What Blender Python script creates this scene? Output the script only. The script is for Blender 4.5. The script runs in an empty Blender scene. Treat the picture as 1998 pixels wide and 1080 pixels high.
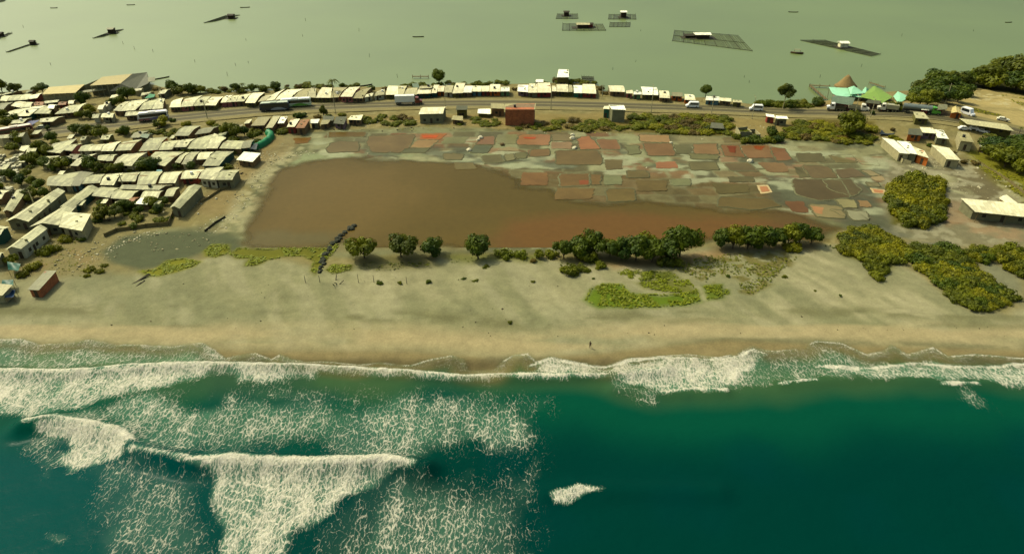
import bpy, bmesh, math, random
import numpy as np
from mathutils import Vector, Matrix
R = math.radians
scene = bpy.context.scene
C = scene.collection

# ------------------------------------------------------------------ camera
H = 87.7; F = 1300.0; PITCH = math.atan((540 + 258) / F)
cam_d = bpy.data.cameras.new("camera"); cam = bpy.data.objects.new("camera", cam_d); C.objects.link(cam)
cam.location = (0, 0, H); cam.rotation_euler = (math.pi/2 - PITCH, 0, 0)
cam_d.sensor_width = 36; cam_d.lens = 36 * F / 1998; cam_d.clip_start = 1; cam_d.clip_end = 20000
scene.camera = cam
# ------------------------------------------------------------------ light
SUN_EL = 52.0
LDIR = Vector((0.84, -0.54, 0)).normalized()            # horizontal travel of the light
to_sun = Vector((-LDIR.x*math.cos(R(SUN_EL)), -LDIR.y*math.cos(R(SUN_EL)), math.sin(R(SUN_EL))))
world = bpy.data.worlds.new("World"); scene.world = world; world.use_nodes = True
wn = world.node_tree.nodes; wl = world.node_tree.links; wn.clear()
sky = wn.new('ShaderNodeTexSky'); sky.sky_type = 'NISHITA'; sky.sun_disc = False
sky.sun_elevation = R(SUN_EL)
sky.sun_rotation = math.atan2(to_sun.x, to_sun.y)       # azimuth from +Y towards +X
sky.air_density = 1.0; sky.dust_density = 7.0; sky.ozone_density = 0.6; sky.altitude = 0
tint = wn.new('ShaderNodeMix'); tint.data_type = 'RGBA'; tint.blend_type = 'MULTIPLY'
tint.inputs['Factor'].default_value = 1.0
tint.inputs['B'].default_value = (0.90, 1.0, 0.84, 1)
bg = wn.new('ShaderNodeBackground'); bg.inputs['Strength'].default_value = 0.15
wo = wn.new('ShaderNodeOutputWorld')
wl.new(sky.outputs['Color'], tint.inputs['A']); wl.new(tint.outputs['Result'], bg.inputs['Color'])
wl.new(bg.outputs['Background'], wo.inputs['Surface'])
sd = bpy.data.lights.new("sun", 'SUN'); sd.energy = 2.75; sd.angle = R(1.0); sd.color = (1.0, 0.93, 0.70)
so = bpy.data.objects.new("sun", sd); C.objects.link(so)
so.rotation_euler = (-to_sun).to_track_quat('-Z', 'Y').to_euler(); so.location = (-80, 40, 200)
scene.view_settings.view_transform = 'Standard'; scene.view_settings.look = 'None'
scene.view_settings.exposure = 0.34; scene.view_settings.gamma = 1.0

# ------------------------------------------------------------------ picking points on the ground
cp, sp = math.cos(PITCH), math.sin(PITCH)
def ray(px, py):
    a = (px - 999) / F; b = (540 - py) / F
    return a, cp + b*sp, -sp + b*cp
def G(px, py, z=0.0):
    a, b, c = ray(px, py); t = (z - H) / c
    return Vector((a*t, b*t, z))
def terr(x, y):
    """height of the land (numpy or scalar): flat spit, a low bare hill on the right"""
    hx, hy = 170.0, 262.0
    d2 = ((x - hx)/42.0)**2 + ((y - hy)/34.0)**2
    return 5.0*np.exp(-d2*1.3)
def Gt(px, py, h=0.0):
    z = 0.0
    for _ in range(6):
        p = G(px, py, z + h); z = float(terr(p.x, p.y))
    return G(px, py, z + h), z
def proj_scale(px, py):
    a, b, c = ray(px, py); t = -H/c
    return F / t              # photo px per metre there
def lin(c):
    c /= 255.0
    return c/12.92 if c <= 0.04045 else ((c+0.055)/1.055)**2.4
KR, KG, KB = 0.515, 0.51, 0.52
def S(r, g, b, k=1.0):
    """real-world colour of a surface that the camera saw, in sun, as r,g,b"""
    return (min(.92, lin(r)*KR*k), min(.92, lin(g)*KG*k), min(.92, lin(b)*KB*k), 1)

# ------------------------------------------------------------------ objects
def tag(o, label=None, cat=None, group=None, kind=None):
    if label: o['label'] = label
    if cat: o['category'] = cat
    if group: o['group'] = group
    if kind: o['kind'] = kind
    return o
def mesh_obj(name, v, f, mat=None, parent=None, smooth=False):
    me = bpy.data.meshes.new(name); me.from_pydata([tuple(p) for p in v], [], f); me.update()
    if smooth: me.polygons.foreach_set('use_smooth', [True]*len(me.polygons))
    o = bpy.data.objects.new(name, me); C.objects.link(o)
    if mat: me.materials.append(mat)
    if parent: o.parent = parent
    return o
def empty(name, loc, rz=0.0, label=None, cat=None, group=None):
    o = bpy.data.objects.new(name, None); C.objects.link(o); o.empty_display_size = .5
    o.location = loc; o.rotation_euler = (0, 0, rz)
    return tag(o, label, cat, group)
class MB:
    def __init__(s): s.v = []; s.f = []
    def add(s, v, f):
        n = len(s.v); s.v += [tuple(p) for p in v]; s.f += [tuple(i+n for i in q) for q in f]; return s
    def box(s, x0, x1, y0, y1, z0, z1):
        return s.add([(x0,y0,z0),(x1,y0,z0),(x1,y1,z0),(x0,y1,z0),(x0,y0,z1),(x1,y0,z1),(x1,y1,z1),(x0,y1,z1)],
              [(3,2,1,0),(4,5,6,7),(0,1,5,4),(1,2,6,5),(2,3,7,6),(3,0,4,7)])
    def bar(s, a, b, r, n=6, r2=None):
        a = Vector(a); b = Vector(b); d = (b-a); 
        if d.length < 1e-6: return s
        r2 = r if r2 is None else r2
        z = d.normalized(); u = z.orthogonal().normalized(); w = z.cross(u); v = []
        for p, q in ((a, r), (b, r2)):
            for i in range(n):
                t = 2*math.pi*i/n; v.append(p + u*(q*math.cos(t)) + w*(q*math.sin(t)))
        f = [(i, (i+1) % n, n+(i+1) % n, n+i) for i in range(n)]
        f += [tuple(range(n-1, -1, -1)), tuple(range(n, 2*n))]
        return s.add(v, f)
    def prism(s, prof, y0, y1):
        """side profile in x,z pulled across y"""
        n = len(prof); v = [(x, y0, z) for x, z in prof] + [(x, y1, z) for x, z in prof]
        f = [(i, (i+1) % n, n+(i+1) % n, n+i) for i in range(n)]
        f += [tuple(range(n-1, -1, -1)), tuple(range(n, 2*n))]
        return s.add(v, f)
    def quad(s, a, b, c, d): return s.add([a, b, c, d], [(0, 1, 2, 3)])
    def build(s, name, mat=None, parent=None, smooth=False, bevel=0):
        o = mesh_obj(name, s.v, s.f, mat, parent, smooth)
        bm = bmesh.new(); bm.from_mesh(o.data); bmesh.ops.recalc_face_normals(bm, faces=bm.faces)
        if bevel: bmesh.ops.bevel(bm, geom=list(bm.edges), offset=bevel, segments=2, affect='EDGES', clamp_overlap=True)
        bm.to_mesh(o.data); bm.free()
        return o

ORD = ['first','second','third','fourth','fifth','sixth','seventh','eighth','ninth','tenth','eleventh','twelfth',
 'thirteenth','fourteenth','fifteenth','sixteenth','seventeenth','eighteenth','nineteenth','twentieth']
def ordn(i, n):
    if n == 1: return 'only one'
    if i == 0: return 'leftmost'
    if i == n-1: return 'rightmost'
    return ORD[i] + ' from the left'

# ------------------------------------------------------------------ materials
def nodes_mat(name):
    m = bpy.data.materials.new(name); m.use_nodes = True; nt = m.node_tree; nt.nodes.clear()
    out = nt.nodes.new('ShaderNodeOutputMaterial'); b = nt.nodes.new('ShaderNodeBsdfPrincipled')
    nt.links.new(b.outputs['BSDF'], out.inputs['Surface'])
    return m, nt, b, out
def N(nt, t, **kw):
    n = nt.nodes.new(t)
    for k, v in kw.items(): setattr(n, k, v)
    return n
def setin(n, **kw):
    for k, v in kw.items(): n.inputs[k.replace('_', ' ')].default_value = v
    return n
def math_n(nt, op, a, b=None, c=None, clamp=False):
    n = nt.nodes.new('ShaderNodeMath'); n.operation = op; n.use_clamp = clamp
    for i, x in enumerate((a, b, c)):
        if x is None: continue
        if isinstance(x, (int, float)): n.inputs[i].default_value = x
        else: nt.links.new(x, n.inputs[i])
    return n.outputs[0]
def maprange(nt, x, a, b, c=0., d=1., smooth=False):
    n = nt.nodes.new('ShaderNodeMapRange'); n.clamp = True
    if smooth: n.interpolation_type = 'SMOOTHSTEP'
    for k, v in zip(('Value', 'From Min', 'From Max', 'To Min', 'To Max'), (x, a, b, c, d)):
        if isinstance(v, (int, float)): n.inputs[k].default_value = v
        else: nt.links.new(v, n.inputs[k])
    return n.outputs[0]
def mixc(nt, f, a, b, blend='MIX'):
    n = nt.nodes.new('ShaderNodeMix'); n.data_type = 'RGBA'; n.blend_type = blend
    for k, v in (('Factor', f), ('A', a), ('B', b)):
        s = n.inputs[k] if k == 'Factor' else [i for i in n.inputs if i.name == k and i.type == 'RGBA'][0]
        if isinstance(v, (int, float, tuple)): s.default_value = v
        else: nt.links.new(v, s)
    return [o for o in n.outputs if o.type == 'RGBA'][0]
def noise(nt, vec, scale, detail=4, rough=.55):
    n = nt.nodes.new('ShaderNodeTexNoise'); n.inputs['Scale'].default_value = scale
    n.inputs['Detail'].default_value = detail; n.inputs['Roughness'].default_value = rough
    nt.links.new(vec, n.inputs['Vector']); return n
def coords(nt, sx=1, sy=1, sz=1, rand=True):
    tc = nt.nodes.new('ShaderNodeTexCoord'); mp = nt.nodes.new('ShaderNodeMapping')
    mp.inputs['Scale'].default_value = (sx, sy, sz); nt.links.new(tc.outputs['Object'], mp.inputs['Vector'])
    if rand:
        oi = nt.nodes.new('ShaderNodeObjectInfo'); cb = nt.nodes.new('ShaderNodeCombineXYZ')
        m = math_n(nt, 'MULTIPLY', oi.outputs['Random'], 97.0)
        nt.links.new(m, cb.inputs[0]); nt.links.new(m, cb.inputs[1]); nt.links.new(m, cb.inputs[2])
        nt.links.new(cb.outputs[0], mp.inputs['Location'])
    return mp.outputs['Vector']
MATS = {}
def plain(name, col, rough=.7, var=.18, scale=1.2, spec=.3, bump=0.0, metal=0.0):
    """mottled procedural surface: dirt patches and grain over one base colour"""
    if name in MATS: return MATS[name]
    m, nt, b, out = nodes_mat(name); v = coords(nt)
    n1 = noise(nt, v, scale, 5, .6); n2 = noise(nt, v, scale*6, 3, .6)
    f = math_n(nt, 'ADD', math_n(nt, 'MULTIPLY', n1.outputs[0], .7), math_n(nt, 'MULTIPLY', n2.outputs[0], .3))
    k = maprange(nt, f, .32, .68, 1-var, 1+var*.6)
    c = nt.nodes.new('ShaderNodeVectorMath'); c.operation = 'SCALE'; c.inputs[0].default_value = col[:3]
    nt.links.new(k, c.inputs['Scale']); nt.links.new(c.outputs[0], b.inputs['Base Color'])
    setin(b, Roughness=rough, Metallic=metal); b.inputs['Specular IOR Level'].default_value = spec
    if bump:
        bp = nt.nodes.new('ShaderNodeBump'); bp.inputs['Strength'].default_value = bump; bp.inputs['Distance'].default_value = .1
        nt.links.new(n2.outputs[0], bp.inputs['Height']); nt.links.new(bp.outputs[0], b.inputs['Normal'])
    MATS[name] = m; return m
def roofing(name, col, stain=(.16, .13, .07), amt=.5, sheet=.12):
    """corrugated sheets: each sheet its own tone, weather stains, fine ridges"""
    if name in MATS: return MATS[name]
    m, nt, b, out = nodes_mat(name); v = coords(nt, rand=False); vr = coords(nt)
    br = nt.nodes.new('ShaderNodeTexBrick'); nt.links.new(v, br.inputs['Vector'])
    br.offset = .5; setin(br, Scale=1.0); br.inputs['Brick Width'].default_value = 1.0; br.inputs['Row Height'].default_value = 2.6
    br.inputs['Mortar Size'].default_value = .05; br.inputs['Mortar Smooth'].default_value = .4
    c = tuple(col[:3])
    br.inputs['Color1'].default_value = tuple(min(.9, x*(1+sheet)) for x in c)+(1,)
    br.inputs['Color2'].default_value = tuple(x*(1-sheet) for x in c)+(1,)
    br.inputs['Mortar'].default_value = tuple(x*.62 for x in c)+(1,)
    n1 = noise(nt, vr, .42, 6, .7); n2 = noise(nt, vr, 1.7, 4, .6)
    oi = nt.nodes.new('ShaderNodeObjectInfo')
    th = math_n(nt, 'ADD', .50, math_n(nt, 'MULTIPLY', oi.outputs['Random'], .12))
    s1 = maprange(nt, n1.outputs[0], th, math_n(nt, 'ADD', th, .16), 0, amt)
    s2 = maprange(nt, n2.outputs[0], .55, .75, 0, amt*.6)
    a = mixc(nt, s1, br.outputs['Color'], tuple(stain)+(1,))
    a = mixc(nt, s2, a, tuple(x*1.3 for x in stain)+(1,))
    g = math_n(nt, 'ADD', .84, math_n(nt, 'MULTIPLY', oi.outputs['Random'], .26))
    sc = nt.nodes.new('ShaderNodeVectorMath'); sc.operation = 'SCALE'; nt.links.new(a, sc.inputs[0]); nt.links.new(g, sc.inputs['Scale'])
    nt.links.new(sc.outputs[0], b.inputs['Base Color']); setin(b, Roughness=.62); b.inputs['Specular IOR Level'].default_value = .25
    w = nt.nodes.new('ShaderNodeTexWave'); w.wave_type = 'BANDS'; w.bands_direction = 'X'; setin(w, Scale=1.6)
    nt.links.new(v, w.inputs['Vector'])
    bp = nt.nodes.new('ShaderNodeBump'); setin(bp, Strength=.25, Distance=.04); nt.links.new(w.outputs[0], bp.inputs['Height'])
    nt.links.new(bp.outputs[0], b.inputs['Normal'])
    MATS[name] = m; return m
def brickwork(name, c1, c2, mortar, sc=1.0):
    if name in MATS: return MATS[name]
    m, nt, b, out = nodes_mat(name); v = coords(nt, rand=False)
    # walls face x or y: rows run with z, bricks with x+y
    sx = nt.nodes.new('ShaderNodeSeparateXYZ'); nt.links.new(v, sx.inputs[0]); cb = nt.nodes.new('ShaderNodeCombineXYZ')
    nt.links.new(math_n(nt, 'ADD', sx.outputs[0], sx.outputs[1]), cb.inputs[0]); nt.links.new(sx.outputs[2], cb.inputs[1])
    br = nt.nodes.new('ShaderNodeTexBrick'); nt.links.new(cb.outputs[0], br.inputs['Vector']); setin(br, Scale=sc)
    br.inputs['Brick Width'].default_value = .4; br.inputs['Row Height'].default_value = .2; br.inputs['Mortar Size'].default_value = .015
    br.inputs['Color1'].default_value = c1; br.inputs['Color2'].default_value = c2; br.inputs['Mortar'].default_value = mortar
    n = noise(nt, coords(nt), .8, 5, .6)
    k = maprange(nt, n.outputs[0], .35, .7, 1.15, .65)
    sc_ = nt.nodes.new('ShaderNodeVectorMath'); sc_.operation = 'SCALE'; nt.links.new(br.outputs['Color'], sc_.inputs[0]); nt.links.new(k, sc_.inputs['Scale'])
    nt.links.new(sc_.outputs[0], b.inputs['Base Color']); setin(b, Roughness=.85); MATS[name] = m; return m
def foliage(name, dark, light, var=.5):
    if name in MATS: return MATS[name]
    m, nt, b, out = nodes_mat(name); v = coords(nt)
    n1 = noise(nt, v, .7, 3, .5); n2 = noise(nt, v, 4.5, 2, .5)
    f = math_n(nt, 'ADD', math_n(nt, 'MULTIPLY', n1.outputs[0], .8), math_n(nt, 'MULTIPLY', n2.outputs[0], .2))
    oi = nt.nodes.new('ShaderNodeObjectInfo')
    f = math_n(nt, 'ADD', f, math_n(nt, 'MULTIPLY', math_n(nt, 'SUBTRACT', oi.outputs['Random'], .5), .14))
    a = mixc(nt, maprange(nt, f, .36, .64), dark, light)
    nt.links.new(a, b.inputs['Base Color']); setin(b, Roughness=.6); b.inputs['Specular IOR Level'].default_value = .2
    tr = nt.nodes.new('ShaderNodeBsdfTranslucent'); nt.links.new(a, tr.inputs['Color'])
    mx = nt.nodes.new('ShaderNodeMixShader'); mx.inputs[0].default_value = .28
    nt.links.new(b.outputs[0], mx.inputs[1]); nt.links.new(tr.outputs[0], mx.inputs[2]); nt.links.new(mx.outputs[0], out.inputs['Surface'])
    MATS[name] = m; return m

ROOF = {
 'cream': roofing('roof_cream', S(246, 238, 190, 1.3), (.30, .26, .14), .6, .2),
 'worn': roofing('roof_worn', S(226, 222, 172, 1.1), (.17, .155, .09), .75, .3),
 'ash': roofing('roof_ash', S(200, 198, 148), (.13, .12, .07), .8, .32),
 'pale': roofing('roof_pale', S(220, 212, 158), (.20, .18, .09), .55),
 'beige': roofing('roof_beige', S(188, 178, 122), (.14, .125, .06), .6),
 'grey': roofing('roof_grey', S(158, 156, 116), (.12, .11, .06), .55),
 'white': roofing('roof_white', S(255, 253, 222, 1.45), (.4, .36, .22), .25),
 'rusty': roofing('roof_rusty', S(165, 112, 62), (.10, .05, .02), .7, .2),
 'dark': roofing('roof_dark', S(92, 94, 62), (.06, .055, .03), .5),
 'yellow': roofing('roof_yellow', S(222, 202, 130), (.30, .25, .12), .3, .05),
 'tealish': roofing('roof_teal', S(120, 140, 110), (.08, .12, .08), .4),
 'mint': plain('roof_mint', S(165, 228, 182, 1.25), .45, .1, .5),
 'green': plain('roof_green', S(138, 172, 66, 1.15), .5, .1, .5),
 'slate': roofing('roof_slate', S(112, 112, 84), (.07, .07, .05), .4),
}
WALL = {
 'plaster': plain('wall_plaster', S(200, 190, 140), .85, .3, .8), 'concrete': plain('wall_concrete', S(150, 148, 108), .9, .3, .8),
 'white': plain('wall_white', S(225, 220, 180), .8, .25, .8), 'pink': plain('wall_pink', S(200, 120, 105), .8, .25, .8),
 'green': plain('wall_green', S(120, 165, 105), .8, .2, .8), 'teal': plain('wall_teal', S(60, 130, 100), .8, .2, .8),
 'blue': plain('wall_blue', S(110, 150, 150), .8, .2, .8), 'orange': plain('wall_orange', S(235, 130, 45), .8, .25, .8),
 'brown': plain('wall_brown', S(150, 122, 78), .85, .35, .8), 'red': plain('wall_red', S(165, 70, 50), .8, .3, .8),
 'purple': plain('wall_purple', S(140, 115, 120), .8, .25, .8), 'olive': plain('wall_olive', S(120, 115, 50), .85, .3, .8),
 'darkteal': plain('wall_darkteal', S(40, 90, 75), .8, .25, .8),
 'brick': brickwork('wall_brick', S(215, 122, 62), S(190, 98, 46), S(150, 120, 80)),
 'block': brickwork('wall_block', S(165, 160, 115), S(140, 136, 98), S(120, 116, 84), .6),
}
M_DOOR = plain('door_wood', (.05, .035, .018, 1), .7); M_WIN = plain('window_dark', (.02, .024, .02, 1), .25, .1)
M_FRAME = plain('window_frame_paint', S(190, 180, 140), .6); M_POST = plain('post_wood', S(140, 120, 75), .8)
M_RUST = plain('rusty_metal', S(130, 85, 45), .7); M_BLACK = plain('rubber_black', (.012, .012, .011, 1), .8)
M_GLASS = plain('vehicle_glass', (.012, .02, .02, 1), .08, .05, spec=.6); M_WHITE = plain('white_paint', S(252, 250, 230, 1.4), .35, .08)
M_CONC = plain('raw_concrete', S(170, 165, 120), .9, .25); M_DARK = plain('dark_metal', (.03, .03, .025, 1), .6)
M_TIRE = M_BLACK

# ------------------------------------------------------------------ numpy tools for land and sea
_rs = np.random.RandomState(7)
_LAT = _rs.rand(16, 256, 256)
def vnoise(x, y, scale, seed=0, octaves=3):
    tot = 0; amp = 1; s = 0
    for o in range(octaves):
        L = _LAT[(seed+o) % 16]; u = x/scale*(2**o) + 37.3*seed; v = y/scale*(2**o) + 11.7*seed
        i = np.floor(u).astype(int); j = np.floor(v).astype(int); fu = u-i; fv = v-j
        fu = fu*fu*(3-2*fu); fv = fv*fv*(3-2*fv)
        a = L[i % 256, j % 256]; b = L[(i+1) % 256, j % 256]; c = L[i % 256, (j+1) % 256]; d = L[(i+1) % 256, (j+1) % 256]
        tot = tot + amp*((a*(1-fu)+b*fu)*(1-fv)+(c*(1-fu)+d*fu)*fv); s += amp; amp *= .5
    return tot/s
def g2(pts): return np.array([[G(x, y).x, G(x, y).y] for x, y in pts])
def seg_dist(X, Y, P, closed):
    n = len(P); best = np.full(X.shape, 1e9)
    for i in range(n if closed else n-1):
        ax, ay = P[i]; bx, by = P[(i+1) % n]; dx, dy = bx-ax, by-ay; L = dx*dx+dy*dy+1e-9
        t = np.clip(((X-ax)*dx+(Y-ay)*dy)/L, 0, 1)
        best = np.minimum(best, (X-ax-t*dx)**2+(Y-ay-t*dy)**2)
    return np.sqrt(best)
def inside(X, Y, P):
    n = len(P); c = np.zeros(X.shape, bool)
    for i in range(n):
        ax, ay = P[i]; bx, by = P[(i+1) % n]
        if ay == by: continue
        c ^= ((ay > Y) != (by > Y)) & (X < (bx-ax)*(Y-ay)/(by-ay)+ax)
    return c
def smooth01(t):
    t = np.clip(t, 0, 1); return t*t*(3-2*t)
class Field:
    def __init__(s, X, Y): s.X = X; s.Y = Y
    def poly(s, pts, feather=1.0, warp=0.0, wscale=6.0, seed=0):
        P = g2(pts); pad = feather+warp+1
        out = np.zeros(s.X.shape)
        bb = (s.X > P[:,0].min()-pad) & (s.X < P[:,0].max()+pad) & (s.Y > P[:,1].min()-pad) & (s.Y < P[:,1].max()+pad)
        if not bb.any(): return out
        x = s.X[bb]; y = s.Y[bb]; d = seg_dist(x, y, P, True); d = np.where(inside(x, y, P), d, -d)
        if warp: d = d + (vnoise(x, y, wscale, seed)-.5)*2*warp
        out[bb] = smooth01(.5+d/(2*feather)); return out
    def line(s, pts, width, warp=0.0, seed=0):
        P = g2(pts); pad = width*3+warp; out = np.zeros(s.X.shape)
        bb = (s.X > P[:,0].min()-pad) & (s.X < P[:,0].max()+pad) & (s.Y > P[:,1].min()-pad) & (s.Y < P[:,1].max()+pad)
        if not bb.any(): return out
        x = s.X[bb]; y = s.Y[bb]; d = seg_dist(x, y, P, False)
        if warp: d = np.abs(d + (vnoise(x, y, width*3, seed)-.5)*2*warp)
        out[bb] = np.exp(-(d/width)**2); return out
def grid_mesh(name, xs, ys, Z, mat):
    nx, ny = len(xs), len(ys); me = bpy.data.meshes.new(name)
    X, Y = np.meshgrid(xs, ys); co = np.stack([X, Y, Z], -1).reshape(-1, 3).astype(np.float32)
    me.vertices.add(nx*ny); me.vertices.foreach_set('co', co.ravel())
    i = (np.arange(ny-1)[:, None]*nx+np.arange(nx-1)[None, :]).ravel()
    q = np.stack([i, i+1, i+nx+1, i+nx], -1).astype(np.int32)
    me.loops.add(q.size); me.loops.foreach_set('vertex_index', q.ravel())
    me.polygons.add(len(q)); me.polygons.foreach_set('loop_start', np.arange(0, q.size, 4, dtype=np.int32))
    me.polygons.foreach_set('loop_total', np.full(len(q), 4, dtype=np.int32))
    me.polygons.foreach_set('use_smooth', np.ones(len(q), dtype=bool))
    me.update(calc_edges=True); me.validate()
    o = bpy.data.objects.new(name, me); C.objects.link(o); me.materials.append(mat); return o
def attr_f(o, name, A):
    a = o.data.attributes.new(name, 'FLOAT', 'POINT'); a.data.foreach_set('value', A.ravel().astype(np.float32))
def attr_c(o, name, A):
    a = o.data.color_attributes.new(name, 'FLOAT_COLOR', 'POINT')
    a.data.foreach_set('color', np.concatenate([A.reshape(-1, 3), np.ones((A.size//3, 1))], 1).astype(np.float32).ravel())
def s3(r, g, b, k=1.0): return np.array(S(r, g, b, k)[:3])

# ------------------------------------------------------------------ lagoon, far side
def water_mat(name, col, rough, bump, bscale, spec=.5):
    m, nt, b, out = nodes_mat(name); v = coords(nt, rand=False)
    nl = noise(nt, v, .006, 4, .6); ns = noise(nt, v, bscale, 3, .6)
    c = mixc(nt, maprange(nt, nl.outputs[0], .35, .65), tuple(x*.92 for x in col[:3])+(1,), tuple(x*1.1 for x in col[:3])+(1,))
    nt.links.new(c, b.inputs['Base Color']); setin(b, Roughness=rough, IOR=1.33); b.inputs['Specular IOR Level'].default_value = spec
    bp = nt.nodes.new('ShaderNodeBump'); setin(bp, Strength=bump, Distance=.12); nt.links.new(ns.outputs[0], bp.inputs['Height'])
    nt.links.new(bp.outputs[0], b.inputs['Normal']); return m
M_LAG = water_mat('lagoon_water', S(124, 141, 76), .36, .25, .7, 1.0)
lag = MB(); NX = 12
lag.quad((-2500, 150, -.45), (2500, 150, -.45), (2500, 5100, -.45), (-2500, 5100, -.45))
tag(lag.build('lagoon_water', M_LAG), 'calm green lagoon water behind the spit', kind='structure')

# ------------------------------------------------------------------ the land
SHORE = [(-700,205),(-300,190),(0,178),(90,172),(190,165),(300,163),(380,178),(480,178),(600,170),(700,168),(800,166),(900,162),(1000,163),(1100,160),
 (1165,163),(1180,178),(1240,178),(1330,186),(1400,190),(1460,200),(1520,206),(1590,204),(1620,196),(1640,186),(1700,182),(1780,176),(1830,160),(1900,146),
 (2000,120),(2300,95),(2800,70),(2800,700),(-700,700)]
xs = np.arange(-330, 420, .62); ys = np.concatenate([np.arange(70, 150, .5), np.arange(150, 430, .62)])
X, Y = np.meshgrid(xs, ys); fl = Field(X, Y)
land = fl.poly(SHORE, 1.5, 1.5, 9, 3)
base = terr(X, Y)
slope = np.where(Y < 122, -((122-Y)/18.0)**1.4*1.0, 0)          # foreshore dips under the surf
Z = base*land - (1-land)*1.6 + slope
# colours -------------------------------------------------------
def wash(col, m, c):
    return col*(1-m[..., None]) + np.asarray(c)*m[..., None]
n_big = vnoise(X, Y, 22, 1); n_mid = vnoise(X, Y, 6, 4); n_sm = vnoise(X, Y, 2.0, 6); n_str = vnoise(X, Y*5, 34, 8, 4); n_str2 = vnoise(X, Y*3.2, 14, 11, 4)
col = np.zeros(X.shape+(3,)) + s3(146, 134, 82)                      # village dirt
col = wash(col, smooth01((n_mid-.45)*4)*.6, s3(128, 122, 76))
col = wash(col, smooth01((n_sm-.55)*6)*.5, s3(172, 160, 108))
# beach
beach = [(-700,560),(0,520),(110,535),(200,520),(320,528),(420,498),(560,505),(640,520),(760,512),(850,506),(960,500),(1060,505),(1180,515),(1400,480),(1560,478),
 (1640,480),(1720,500),(1800,540),(1880,600),(1960,610),(2200,560),(2800,560),(2800,900),(-700,900)]
mb = fl.poly(beach, 2.0, 1.6, 8, 2)
sand = np.zeros_like(col)+s3(150, 148, 106)
sand = wash(sand, smooth01((n_big-.42)*3.2)*.8, s3(170, 164, 122))
sand = wash(sand, smooth01((vnoise(X+Y*.9, Y-.2*X, 16, 9)-.55)*5)*.45, s3(134, 136, 98))
sand = wash(sand, smooth01((n_sm-.6)*6)*.18, s3(120, 116, 76))
yb = lambda pts: np.interp(X*0+X, *zip(*[(G(x, y).x, G(x, y).y) for x, y in pts]))
dg = vnoise(X*1.0+Y*.55, (Y-X*.55)*.28, 5, 14, 4); sand = wash(sand, smooth01((dg-.5)*6)*.38, s3(182, 176, 136)); sand = wash(sand, smooth01((.46-dg)*6)*.34, s3(124, 126, 88))
dn = fl.poly([(1480,600),(1560,485),(1640,490),(1740,540),(1880,600),(1800,640),(1500,640)], 6, 4); sand = wash(sand, dn*.5*smooth01((dg-.4)*5), s3(190, 182, 138))
berm = yb([(-100,628),(200,628),(500,640),(800,640),(1000,655),(1200,640),(1400,622),(1600,630),(1998,640)])
dB = Y-berm
sand = wash(sand, smooth01(1-np.abs(dB+3.2)/8.0)*smooth01((n_str-.42)*5)*.75, s3(192, 174, 126))
sand = wash(sand, smooth01(1-np.abs(dB-4.5)/4.0)*smooth01((n_str2-.44)*5)*.8, s3(120, 118, 78))
sand = wash(sand, smooth01(1-np.abs(dB+7.5)/3.2)*smooth01((n_str2-.42)*5)*.75*(.35+.65*smooth01((X-20)/30)), s3(112, 112, 76))
sand = wash(sand, smooth01(1-np.abs(dB-.5)/2.2)*smooth01((vnoise(X, Y*6, 20, 13)-.48)*6)*.6, s3(124, 120, 80))
sand = wash(sand, smooth01((-dB-6.5)/2.5)*.8, s3(148, 130, 84))      # damp, packed sand
col = wash(col, mb, 0); col += sand*mb[..., None]
# salt works ground
salt = [(520,300),(560,265),(640,255),(820,248),(980,250),(1200,255),(1330,258),(1420,262),(1500,270),(1620,275),(1740,290),(1850,330),(1900,380),(1880,430),(1780,470),
 (1640,450),(1590,470),(1400,470),(1350,480),(1080,495),(960,495),(680,500),(400,500),(280,520),(190,500),(240,460),(400,440),(470,400),(500,340)]
ms = fl.poly(salt, 2.0, 2.0, 9, 5)
flat_ = 1-smooth01(fl.poly(salt, 5, 1))
Z += ((vnoise(X, Y, 9, 2)-.5)*.28*land*np.clip((Y-118)/10, 0, 1) + (vnoise(X, Y, 1.6, 5)-.5)*.07)*flat_
dune = fl.poly([(150,530),(700,530),(1100,520),(1400,500),(1560,490),(1800,560),(1900,620),(1500,615),(900,620),(300,615)], 10, 4)
Z += dune*((vnoise(X+Y*.7, Y*.6-.3*X, 11, 7)-.45)*1.5 + (vnoise(X+Y, Y*.8, 4, 3)-.5)*.35)
mud = np.zeros_like(col)+s3(112, 112, 74)
mud = wash(mud, smooth01((n_mid-.48)*5)*.8, s3(142, 142, 98)); mud = wash(mud, smooth01((n_sm-.52)*6)*.5*smooth01((n_big-.4)*4), s3(176, 178, 134))
mud = wash(mud, smooth01((vnoise(X, Y, 12, 12)-.58)*6)*.7, s3(92, 94, 66))
ca, sa_ = math.cos(.04), math.sin(.04)
U = (X*ca+Y*sa_)/8.5+(vnoise(X, Y, 20, 3)-.5)*1.2; Vv = (Y-180)/6.5+(vnoise(X, Y, 24, 8)-.5)*1.4; row_ = np.floor(Vv).astype(int)
U = U+_LAT[0, row_ % 256, 5]*3; ci = np.floor(U).astype(int)
rnd = _LAT[1, ci % 256, row_ % 256]; fu = np.minimum(U-ci, 1-(U-ci))*8.5; fv = np.minimum(Vv-row_, 1-(Vv-row_))*6.5
edge_ = smooth01(1-(np.minimum(fu, fv)+(n_sm-.5)*1.2)/.8)
pal = [(118,96,62),(140,108,72),(104,98,66),(150,150,108),(96,92,66),(132,118,80),(168,166,122),(126,92,62),(108,104,72),(150,120,86)]
pan = np.zeros_like(col)
for i_, c_ in enumerate(pal): pan += ((rnd*10).astype(int) == i_)[..., None]*s3(*c_)
mp_ = fl.poly([(600,262),(720,258),(1000,256),(1220,258),(1400,270),(1560,282),(1720,298),(1740,330),(1730,380),(1700,430),(1590,425),(1460,418),(1330,408),(1180,404),(1080,402),(1000,372),(970,330),(800,314),(620,306)], 2.5, 2)
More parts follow.
